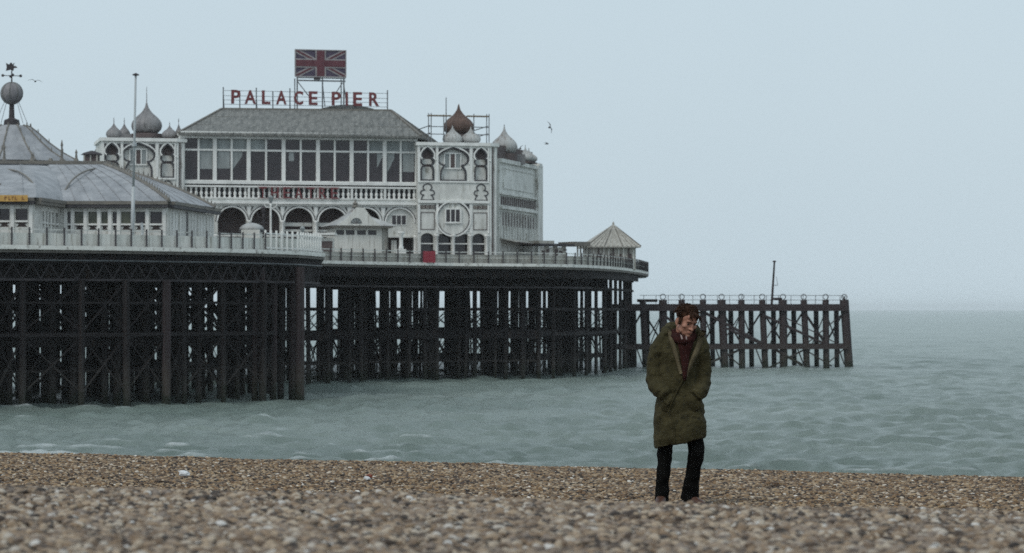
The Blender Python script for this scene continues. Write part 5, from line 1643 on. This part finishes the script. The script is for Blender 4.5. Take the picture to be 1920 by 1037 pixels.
FG = Frame(1013, 248.0, 1100, 250.5, DECK)
mk = empty('market_stall', FG.world(FG.x(1060), 0, 0), 'long flat-roofed stall with patchy pale boards beside the theatre side wall', 'stall')
gz = FG.z(459, 1055); L1 = FG.x(1062); L2 = FG.x(1103)
mb = MB(); mb.box(-.3, L1 + .6, -.5, 3, gz - .1, gz + .08); mb.build('roof', M['trim'], mk, FG)
mb = MB(); mb.box(-.3, L1 * .45, -.4, 2.6, gz + .083, gz + .35); mb.build('roof_box', M['cream'], mk, FG)
mb = MB(); mb.box(L1 + .603, L2, -.4, 2.5, gz - .1, gz + .3); mb.build('roof', M['rib'], mk, FG)
for k in range(6):
    x = k * L1 / 6
    mb = MB(); mb.box(x, x + L1 / 6 - .04, 0, .1, 0, gz - .103 - (.0 if k % 2 else .12)); bd = mb.build('board', M['cream'] if k % 2 else M['panel'], mk, FG)
    mb = MB(); mb.box(x + .15, x + .5, -.04, -.003, gz * (.55 + .1 * (k % 3)), gz * (.75 + .06 * (k % 2))); mb.build('hatch', M['recess'], bd)
for k in range(4):
    x = L1 + 1.2 + k * (L2 - L1 - 1.4) / 3
    mb = MB(); mb.box(x, x + .12, 0, .12, 0, gz - .103); mb.build('post', M['cream'], mk, FG)
mb = MB(); mb.box(L1 + 2.5, L2, .3, .5, 0, 1.2); mb.build('counter', M['redscrap'], mk, FG)

# red board on the head railing
rb = W(804.5, 497, 226.0); 
red = empty('notice_board', Vector((rb.x, 226.0, DECK + .1)), 'bright red square board fixed to the pier head railing', 'notice board')
w_ = 24 / F * 226
MB().box(-w_ / 2, w_ / 2, 0, .05, .0, .98).build('board', M['redboard'], red)
for s in (-1, 1): MB().box(s * w_ * .35 - .05, s * w_ * .35 + .05, .053, .12, -.1, 1.1).build('batten', M['iron2'], red)
# white gateposts by the red board
for px, d, nm in ((752, 226.4, 'gate_post'),):
    b = Vector((WX(px, d), d, DECK)); gp = empty('gate_post', b, 'stout white post with a square base by the head railing', 'post')
    MB().box(-.42, .42, -.2, .4, 0, 1.25).build('base', M['white2'], gp)
    MB().lathe([(.22, 1.253), (.2, 1.4), (.16, 1.6), (.16, 2.4), (.28, 2.6), (.3, 2.75)], (0, .1, 0), 10).build('shaft', M['white2'], gp, smooth=True)

# ================================================================ gulls
def gull(px, py, d, span, bank, yaw, label):
    p = W(px, py, d)
    o = empty('gull', p, label, 'bird', 'gulls flying round the pier')
    R = Matrix.Rotation(yaw, 3, 'Z') @ Matrix.Rotation(bank, 3, 'Y')
    mb = MB(); mb.tube([R @ Vector((0, -.2, 0)), R @ Vector((0, -.1, .01)), R @ Vector((0, .05, .01)), R @ Vector((0, .2, 0)), R @ Vector((0, .27, 0))], [.02, .06, .065, .03, .01], 8)
    mb.ell(R @ Vector((0, -.22, .02)), (.04, .05, .04), 8, 6); mb.build('body', M['gull'], o, smooth=True)
    for s in (-1, 1):
        mb = MB()
        sec = [(.03, -.08, .09, .02), (.3 * span, -.11, .07, .12), (.62 * span, -.04, .06, .10), (span, .12, .14, .04)]
        for (x_, ya, yb, z_) in sec: mb.v += [tuple(R @ Vector((s * x_, ya, z_ + .012))), tuple(R @ Vector((s * x_, yb, z_ + .012))), tuple(R @ Vector((s * x_, yb, z_ - .006))), tuple(R @ Vector((s * x_, ya, z_ - .006)))]
        for k in range(3):
            for i in range(4):
                j = (i + 1) % 4; mb.f.append((k * 4 + i, k * 4 + j, k * 4 + 4 + j, k * 4 + 4 + i))
        mb.f.append((0, 1, 2, 3)); mb.f.append((12, 13, 14, 15)); mb.build('wing', M['gull'], o)
gull(1030, 239, 190, .44, 1.25, .3, 'dark gull banking steeply in the open sky beyond the corner domes')
gull(66, 153, 185, .5, .1, .2, 'small gull gliding beside the globe and weather vane')
gull(1025, 270, 300, .45, .2, 1.0, 'tiny distant gull below the banking gull')
gull(975, 279, 240, .5, -.6, .5, 'small dark gull swooping low past the corner domes')

# ================================================================ litter on the shingle
def scrap(px, py, size, material, label, name, cat, flat=.35, seed=0):
    d = 24.0
    for it in range(60):
        x = WX(px, d); z = float(beach_z(x, d))
        if CZ + (HOR - py) / F * d <= z: break
        d += .25
    rs = random.Random(seed)
    mb = MB().ell((0, 0, 0), (size, size * .6, size * flat), 10, 6)
    mb.v = [tuple(Vector(p) * (1 + .55 * mnoise.noise(Vector(p) / size * 1.7 + Vector((seed * 3.1, 0, 0))))) for p in mb.v]
    o = mb.build(name, material, None)
    o.location = (x, d, z + size * flat * .5 + .02)
    tag(o, label, cat, 'litter on the shingle')
    return o
scrap(345, 897, .072, M['paper'], 'crumpled white paper lying alone on the shingle under the promenade pier', 'paper_scrap', 'litter', .45, 1)
scrap(535, 852, .05, M['paper'], 'small pale scrap on the rim of the shingle bank', 'paper_scrap', 'litter', .35, 2)
scrap(1674, 889, .06, M['paper'], 'flat white scrap at the rim of the shingle to seaward of the man', 'paper_scrap', 'litter', .3, 3)
scrap(688, 904, .035, M['paper'], 'white chip beside a rust-red chip on the shingle', 'paper_scrap', 'litter', .6, 4)
scrap(692, 899, .04, M['redscrap'], 'rust-red chip beside a white chip on the shingle', 'brick_scrap', 'litter', .5, 5)
dw = scrap(938, 866, .11, M['driftwood'], 'dark stick of driftwood on the rim of the shingle bank', 'driftwood', 'driftwood', .16, 6)
dw.scale = (1.0, .5, 1.0); dw.rotation_euler = (0, -.2, 0)
scrap(597, 855, .04, M['driftwood'], 'small black lump of weed on the rim of the shingle', 'weed_clump', 'seaweed', .8, 7)
scrap(1300, 800 + 62, .03, M['paper'], 'tiny white shell behind the walking man', 'shell', 'shell', .6, 8)
# ================================================================ THE MAN
MD = 23.0
mx = WX(1270, MD)
mzf = CZ + (HOR - 950) / F * MD
man = empty('person', (mx, MD, mzf), 'person in an olive parka, hands in pockets, walking on the shingle', 'person')
S = F / MD
def ml(px, py): return ((px - 1270) / S, (950 - py) / S)
def realize(o, mods):
    """apply modifiers without operators"""
    bpy.context.view_layer.update()
    dg = bpy.context.evaluated_depsgraph_get()
    me = bpy.data.meshes.new_from_object(o.evaluated_get(dg))
    for m_ in list(o.modifiers): o.modifiers.remove(m_)
    old = o.data
    o.data = me
    return o
def remesh(o, voxel, smooth=4, factor=.5):
    m1 = o.modifiers.new('r', 'REMESH'); m1.mode = 'VOXEL'; m1.voxel_size = voxel; m1.use_smooth_shade = True
    if smooth:
        m2 = o.modifiers.new('s', 'SMOOTH'); m2.factor = factor; m2.iterations = smooth
    return realize(o, None)
def loft(mb, secs, n=28, power=2.4):
    """rings (cx, cy, z, hx, hy)"""
    b = len(mb.v)
    for cx, cy, z, hx, hy in secs:
        for k in range(n):
            a = 2 * math.pi * k / n
            c, s = math.cos(a), math.sin(a)
            mb.v.append((cx + hx * math.copysign(abs(c) ** (2 / power), c), cy + hy * math.copysign(abs(s) ** (2 / power), s), z))
    for i in range(len(secs) - 1):
        for k in range(n):
            k2 = (k + 1) % n
            mb.f.append((b + i * n + k, b + i * n + k2, b + (i + 1) * n + k2, b + (i + 1) * n + k))
    mb.f.append(tuple(b + k for k in range(n - 1, -1, -1)))
    mb.f.append(tuple(b + (len(secs) - 1) * n + k for k in range(n)))

# head, built facing -y about its own centre, then turned
HR = Matrix.Rotation(math.radians(27), 3, 'Z') @ Matrix.Rotation(math.radians(23), 3, 'X') @ Matrix.Rotation(math.radians(6), 3, 'Y')
HC = Vector((0.072, -0.085, 1.60))
HS = 1.06
def H(p): return HC + HR @ (Vector(p) * HS)
hm = MB()
def he(c, r, rot=None):
    mb2 = MB().ell((0, 0, 0), r, 20, 14, rot)
    hm.add([H(Vector(p) + Vector(c)) for p in mb2.v], mb2.f)
he((0, .012, .040), (.075, .094, .082))
he((0, -.030, -.020), (.062, .064, .092))
he((0, -.046, -.072), (.046, .048, .040))
he((0, -.083, -.094), (.020, .016, .017))
he((0, -.080, .030), (.050, .022, .018))
he((0, -.074, .060), (.052, .026, .034))
he((0, -.100, -.008), (.0095, .014, .030), Matrix.Rotation(math.radians(-18), 3, 'X'))
he((0, -.112, -.028), (.0135, .014, .0115))
he((.012, -.100, -.030), (.009, .011, .008)); he((-.012, -.100, -.030), (.009, .011, .008))
he((0, -.094, -.056), (.021, .010, .006)); he((0, -.093, -.067), (.019, .010, .007))
for s in (-1, 1):
    he((s * .045, -.062, -.018), (.022, .024, .020))
    he((s * .042, -.022, -.064), (.016, .040, .026))
    he((s * .078, .012, -.010), (.009, .020, .033), Matrix.Rotation(math.radians(s * -18), 3, 'Z'))
    he((s * .076, .006, -.036), (.008, .012, .014))
nk0, nk1 = Vector((0.035, 0.00, 1.40)), H((0, .02, -.05))
hm.tube([nk0, nk0.lerp(nk1, .5), nk1], [.066, .060, .060], 14)
# trunk, arms and legs of the body underneath the clothes
loft(hm, [(0.005, .02, .86, .15, .10), (0.005, .02, 1.0, .14, .095), (0.01, .02, 1.2, .155, .105), (.02, .01, 1.34, .17, .10), (.03, .0, 1.43, .11, .075)], 20)
ARM = {-1: [(-.12, .02, 1.40), (-.185, .05, 1.14), (-.10, -.06, 1.0)], 1: [(.17, .02, 1.40), (.20, .05, 1.12), (.13, -.06, .99)]}
LEG = {-1: [(-.06, .02, .88), (-.108, -.02, .50), (-.132, .03, .07)], 1: [(.095, .02, .88), (.162, -.05, .47), (.105, .03, .09)]}
for s in (-1, 1):
    a = ARM[s]; hm.tube([a[0], Vector(a[0]).lerp(Vector(a[1]), .5), a[1], Vector(a[1]).lerp(Vector(a[2]), .6), a[2]], [.045, .04, .034, .032, .028], 12)
    b = LEG[s]; hm.tube([b[0], Vector(b[0]).lerp(Vector(b[1]), .5), b[1], Vector(b[1]).lerp(Vector(b[2]), .4), b[2]], [.085, .07, .052, .055, .04], 12)
    # hand in the pocket: palm, four fingers, thumb
    w_ = Vector(a[2]); dirv = Vector((s * -.30, .0, -.9)).normalized(); sd_ = dirv.cross(Vector((0, 1, 0))).normalized()
    hm.tube([w_, w_ + dirv * .04, w_ + dirv * .09], [.028, .036, .034], 10, .6)
    for k in range(4):
        p0 = w_ + dirv * .085 + sd_ * (.018 * (k - 1.5)); L = (.07, .08, .075, .06)[k]
        hm.tube([p0, p0 + dirv * L * .5, p0 + dirv * L + Vector((0, .015, 0))], [.009, .0085, .007], 7)
    p0 = w_ + dirv * .03 + sd_ * .03; hm.tube([p0, p0 + dirv * .03 + sd_ * .02, p0 + dirv * .06 + sd_ * .025], [.011, .010, .008], 7)
body = hm.build('body', M['skin'], man)
remesh(body, .0040, 8, .5)
body.data.materials.clear(); body.data.materials.append(M['skin'])
for s in (-1, 1):
    mb = MB().ell((0, 0, 0), (.0125, .008, .0068), 10, 8); mb.v = [tuple(H(Vector(p) + Vector((s * .030, -.0835, .006)))) for p in mb.v]
    mb.build('eye', M['eye'], man, smooth=True)
    mb = MB(); mb.tube([H((s * .012, -.102, .024)), H((s * .030, -.099, .029)), H((s * .050, -.080, .022))], [.0035, .0042, .0022], 7); mb.build('eyebrow', M['hair'], man, smooth=True)
mb = MB(); mb.tube([H((-.021, -.0985, -.0625)), H((0, -.1045, -.060)), H((.021, -.0985, -.0625))], [.002, .0036, .002], 6); mb.build('lips', M['lip'], man, smooth=True)

# hair: cap and many locks
hb = MB()
cap = MB().ell((0, .022, .052), (.083, .098, .083), 22, 14)
for i, p in enumerate(cap.v):
    v = Vector(p)
    if v.z < .018 + .5 * max(0, -.02 - v.y) : v = Vector((v.x * .93, v.y * .93 + .004, max(v.z, -.03)))
    if v.y < -.045: v.z = max(v.z, .070)
    cap.v[i] = tuple(H(v * 1.0))
hb.add(cap.v, cap.f)
rs = random.Random(4)
for k in range(420):
    a = rs.uniform(0, 2 * math.pi); e = rs.uniform(-.10, 1.45)
    if math.sin(a) < -.35 and e < .62: continue
    c = Vector((0, .022, .052)); n_ = Vector((math.cos(a) * math.cos(e), math.sin(a) * math.cos(e), math.sin(e)))
    p = c + Vector((n_.x * .081, n_.y * .096, n_.z * .082))
    fl = Vector((n_.x * .5 + rs.uniform(-.5, .5), -.35 + rs.uniform(-.4, .4), -.45 + rs.uniform(-.4, .3)))
    L = rs.uniform(.026, .052)
    q = p + n_ * .006 + fl * L * .5; r = p + fl * L - n_ * .001 * rs.random()
    hb.tube([H(p - n_ * .004), H(q + n_ * .004), H(r + n_ * .002)], [.0065, .0055, .0012], 5)
for k in range(26):                                                # fringe falling over the brow
    x = rs.uniform(-.045, .05); p = Vector((x, -.062 - rs.uniform(0, .012), .106 - abs(x) * .35))
    q = p + Vector((rs.uniform(-.012, .014), -.024, -.012)); r = q + Vector((rs.uniform(-.014, .02), -.010, -rs.uniform(.018, .042)))
    hb.tube([H(p), H(q), H(r)], [.007, .0065, .0015], 5)
for s in (-1, 1):                                                  # sideburns
    for k in range(8):
        p = Vector((s * (.072 + rs.uniform(-.002, .004)), -.018 + rs.uniform(-.012, .012), .035)); hb.tube([H(p), H(p + Vector((0, -.004, -.028))), H(p + Vector((0, -.006, -.058 - rs.uniform(0, .01))))], [.007, .006, .002], 5)
hair = hb.build('hair', M['hair'], man, smooth=True)

# trousers and shoes
tb = MB()
for s in (-1, 1):
    b = [Vector(p) for p in LEG[s]]
    if s < 0: rad = [.11, .088, .066, .060, .056, .062]; pts = [b[0], b[0].lerp(b[1], .55), b[1], b[1].lerp(b[2], .35), b[1].lerp(b[2], .7), b[2] + Vector((0, 0, -.03))]
    else: rad = [.105, .090, .068, .062, .064, .080]; pts = [b[0], b[0].lerp(b[1], .55), b[1], b[1].lerp(b[2], .35), b[1].lerp(b[2], .7), b[2] + Vector((.0, 0, -.035))]
    tb.tube(pts, rad, 16)
loft(tb, [(.01, .02, .74, .15, .105), (.01, .02, .95, .155, .11)], 20)
trs = tb.build('trousers', M['trouser'], man)
remesh(trs, .010, 4)
def creases(o, amp, freq, seed, zs=.35):
    me = o.data
    n = len(me.vertices)
    co = np.empty(n * 3, np.float32); me.vertices.foreach_get('co', co); co = co.reshape(-1, 3)
    no = np.empty(n * 3, np.float32); me.vertices.foreach_get('normal', no); no = no.reshape(-1, 3)
    for i in range(n):
        p = Vector(co[i]); q = Vector((p.x * freq * .6 + p.z * freq * .28, p.y * freq * .6, p.z * freq * zs - p.x * freq * .35)) + Vector((seed, seed * 1.7, 0))
        v = mnoise.noise(q); v = 1 - 2 * abs(v)
        v2 = mnoise.noise(q * 2.7 + Vector((3, 1, 7)))
        co[i] += no[i] * amp * (v * .75 + v2 * .4 - .2)
    me.vertices.foreach_set('co', co.ravel()); me.update()
creases(trs, .010, 7, 2.0, 1.2)
trs.data.materials.clear(); trs.data.materials.append(M['trouser'])
for s, ang_ in ((-1, -12), (1, 38)):
    b = Vector(LEG[s][2]); R = Matrix.Rotation(math.radians(ang_), 3, 'Z')
    sb2 = MB()
    loft(sb2, [(0, -.07, -.01, .048, .145), (0, -.07, .022, .050, .148), (0, -.065, .055, .047, .132), (0, -.02, .085, .042, .08), (0, .03, .12, .040, .05)], 18, 2.2)
    sb2.v = [tuple(R @ Vector(p) + Vector((b.x, b.y, -.005))) for p in sb2.v]
    sho = sb2.build('shoe', M['shoe'], man)
    sub = sho.modifiers.new('s', 'SUBSURF'); sub.levels = 1; realize(sho, None); sho.data.polygons.foreach_set('use_smooth', [True] * len(sho.data.polygons))

# parka: trunk, sleeves, hood roll, pockets; one cloth surface
cb = MB()
loft(cb, [(.022, -.01, .56, .212, .172), (.024, -.008, .62, .218, .174), (.024, -.004, .72, .218, .168), (.020, .0, .84, .208, .153), (.014, .0, .95, .186, .140),
          (.008, .0, 1.08, .170, .138), (.012, .0, 1.22, .165, .135), (.026, .0, 1.34, .178, .128), (.032, .0, 1.42, .168, .118), (.036, .005, 1.475, .118, .098), (.04, .01, 1.50, .085, .08)], 30)
SLV = {-1: [(-.105, .01, 1.43), (-.160, .01, 1.33), (-.192, .015, 1.20), (-.200, -.015, 1.09), (-.165, -.095, 1.01), (-.105, -.15, .965)],
       1: [(.165, .01, 1.43), (.194, .01, 1.33), (.212, .015, 1.18), (.214, -.015, 1.07), (.188, -.095, .995), (.145, -.145, .955)]}
for s in (-1, 1):
    cb.tube(SLV[s], [.080, .080, .072, .072, .068, .056], 18)
    # shoulder
    cb.ell(SLV[s][0], (.085, .085, .07), 16, 10)
    # pocket flap bulge
    cb.ell((SLV[s][5][0] - s * .015, -.135, .905), (.065, .03, .075), 14, 10)
# hood lying round the neck
hood = [(.135, -.055, 1.475), (.148, .0, 1.515), (.12, .07, 1.535), (.04, .115, 1.535), (-.045, .085, 1.53), (-.082, .01, 1.51), (-.078, -.06, 1.475)]
cb.tube(hood, [.036, .045, .052, .056, .052, .045, .036], 14)
coat = cb.build('parka', M['parka'], man)
remesh(coat, .0075, 3, .5)
# slanted hem and sideways sway
me = coat.data
for v in me.vertices:
    t = max(0, (.80 - v.co.z) / .26)
    if t > 0:
        v.co.z += t * (.050 * max(-1, min(1, (v.co.x - .02) / .2)) - .005)
me.update()
creases(coat, .022, 6.0, 5.0, .75)
creases(coat, .009, 15.0, 1.0, .7)
coat.data.materials.clear(); coat.data.materials.append(M['parka'])
coat.data.polygons.foreach_set('use_smooth', [True] * len(coat.data.polygons))
def surf_y(x, z, pad=.004):
    """front of the coat at x, z"""
    ok, loc, nor, idx = coat.ray_cast(Vector((x, -1.5, z)), Vector((0, 1, 0)))
    return (loc.y if ok else -.14) - pad
bpy.context.view_layer.update()
def strip(pts, w, t, material, name, parent=man, lift=.004):
    """a thick ribbon lying on the coat front"""
    mb = MB(); L = []
    n = len(pts)
    for i, (x, z) in enumerate(pts):
        a = Vector(pts[max(i - 1, 0)]); b = Vector(pts[min(i + 1, n - 1)]); d_ = (b - a).normalized(); nn = Vector((-d_.y, d_.x))
        ww = w[i] if hasattr(w, '__len__') else w
        row = []
        for u in (-.5, -.2, .2, .5):
            px_, pz_ = x + nn.x * ww * u, z + nn.y * ww * u
            row.append((px_, surf_y(px_, pz_, lift) - t * (1 if abs(u) < .3 else .25), pz_))
        row += [(row[3][0], row[3][1] + t * .8, row[3][2]), (row[0][0], row[0][1] + t * .8, row[0][2])]
        mb.v += row
    for i in range(n - 1):
        for k in range(6):
            k2 = (k + 1) % 6
            mb.f.append((i * 6 + k, i * 6 + k2, (i + 1) * 6 + k2, (i + 1) * 6 + k))
    mb.f.append(tuple(range(6))); mb.f.append(tuple((n - 1) * 6 + k for k in range(5, -1, -1)))
    return mb.build(name, material, parent, smooth=True)
def lp_(pts, n=14):
    out = []
    for k in range(n):
        t = k / (n - 1) * (len(pts) - 1); i = min(int(t), len(pts) - 2); a, b = Vector(pts[i]), Vector(pts[i + 1]); out.append(tuple(a.lerp(b, t - i)))
    return out
P = ml
# maroon jumper filling the open neck
vee = [P(1263, 622), P(1311, 622), P(1306, 640), P(1297, 665), P(1284, 705), P(1279, 712), P(1276, 690), P(1270, 655), P(1264, 636)]
mb = MB()
n_ = 9
for i in range(13):
    t = i / 12
    zz = P(0, 618 + (712 - 618) * t)[1]
    xl = P(interp([(0, 1266), (.2, 1268), (.4, 1272), (.75, 1278), (1, 1281)], t), 0)[0]; xr = P(interp([(0, 1303), (.2, 1299), (.5, 1290), (1, 1282)], t), 0)[0]
    for k in range(n_):
        u = k / (n_ - 1); x = xl + (xr - xl) * u
        mb.v.append((x, surf_y(x, zz, .006) - .010 * math.sin(math.pi * u), zz))
for i in range(12):
    for k in range(n_ - 1): mb.f.append((i * n_ + k, i * n_ + k + 1, (i + 1) * n_ + k + 1, (i + 1) * n_ + k))
jm = mb.build('jumper', M['maroon'], man, smooth=True)
sol = jm.modifiers.new('s', 'SOLIDIFY'); sol.thickness = .012; sol.offset = -1; realize(jm, None)
mb = MB(); mb.tube([(-.035, -.075, 1.475), (-.01, -.128, 1.44), (.045, -.152, 1.425), (.11, -.125, 1.44), (.135, -.07, 1.475), (.12, .03, 1.50), (.04, .07, 1.51), (-.04, .02, 1.5), (-.035, -.075, 1.475)], [.032] * 9, 12); scf_o = mb.build('scarf', M['maroon'], man, smooth=True)
# shirt collar points
for x0, x1 in ((.018, .038), (.076, .064)):
    mb = MB(); mb.add([(x0, -.128, 1.484), (x0 + (.014 if x1 > x0 else -.010), -.148, 1.476), (x1, -.178, 1.448), (x1 - (.010 if x1 > x0 else -.008), -.176, 1.442)], [(0, 1, 2, 3)])
    o = mb.build('shirt_collar', M['shirt'], man); sl = o.modifiers.new('s', 'SOLIDIFY'); sl.thickness = .006; realize(o, None)
# turned-back lapels and front edge
strip(lp_([P(1256, 619), P(1259, 640), P(1267, 668), P(1275, 700)]), [.052 - .022 * k / 13 for k in range(14)], .014, M['lining'], 'lapel')
strip(lp_([P(1315, 619), P(1310, 645), P(1298, 672), P(1283, 705)]), [.060 - .026 * k / 13 for k in range(14)], .014, M['lining'], 'lapel')
strip(lp_([P(1283, 704), P(1270, 728), P(1258, 752), P(1251, 772)]), [.014] * 14, .008, M['parka'], 'front_edge')
strip(lp_([P(1255, 775), P(1262, 800), P(1262, 828)]), [.012] * 14, .006, M['parka'], 'front_seam')
# pocket welts
strip(lp_([P(1236, 742), P(1250, 757)]), [.03] * 14, .012, M['parka'], 'pocket_flap')
strip(lp_([P(1298, 735), P(1312, 748)]), [.028] * 14, .012, M['parka'], 'pocket_flap')
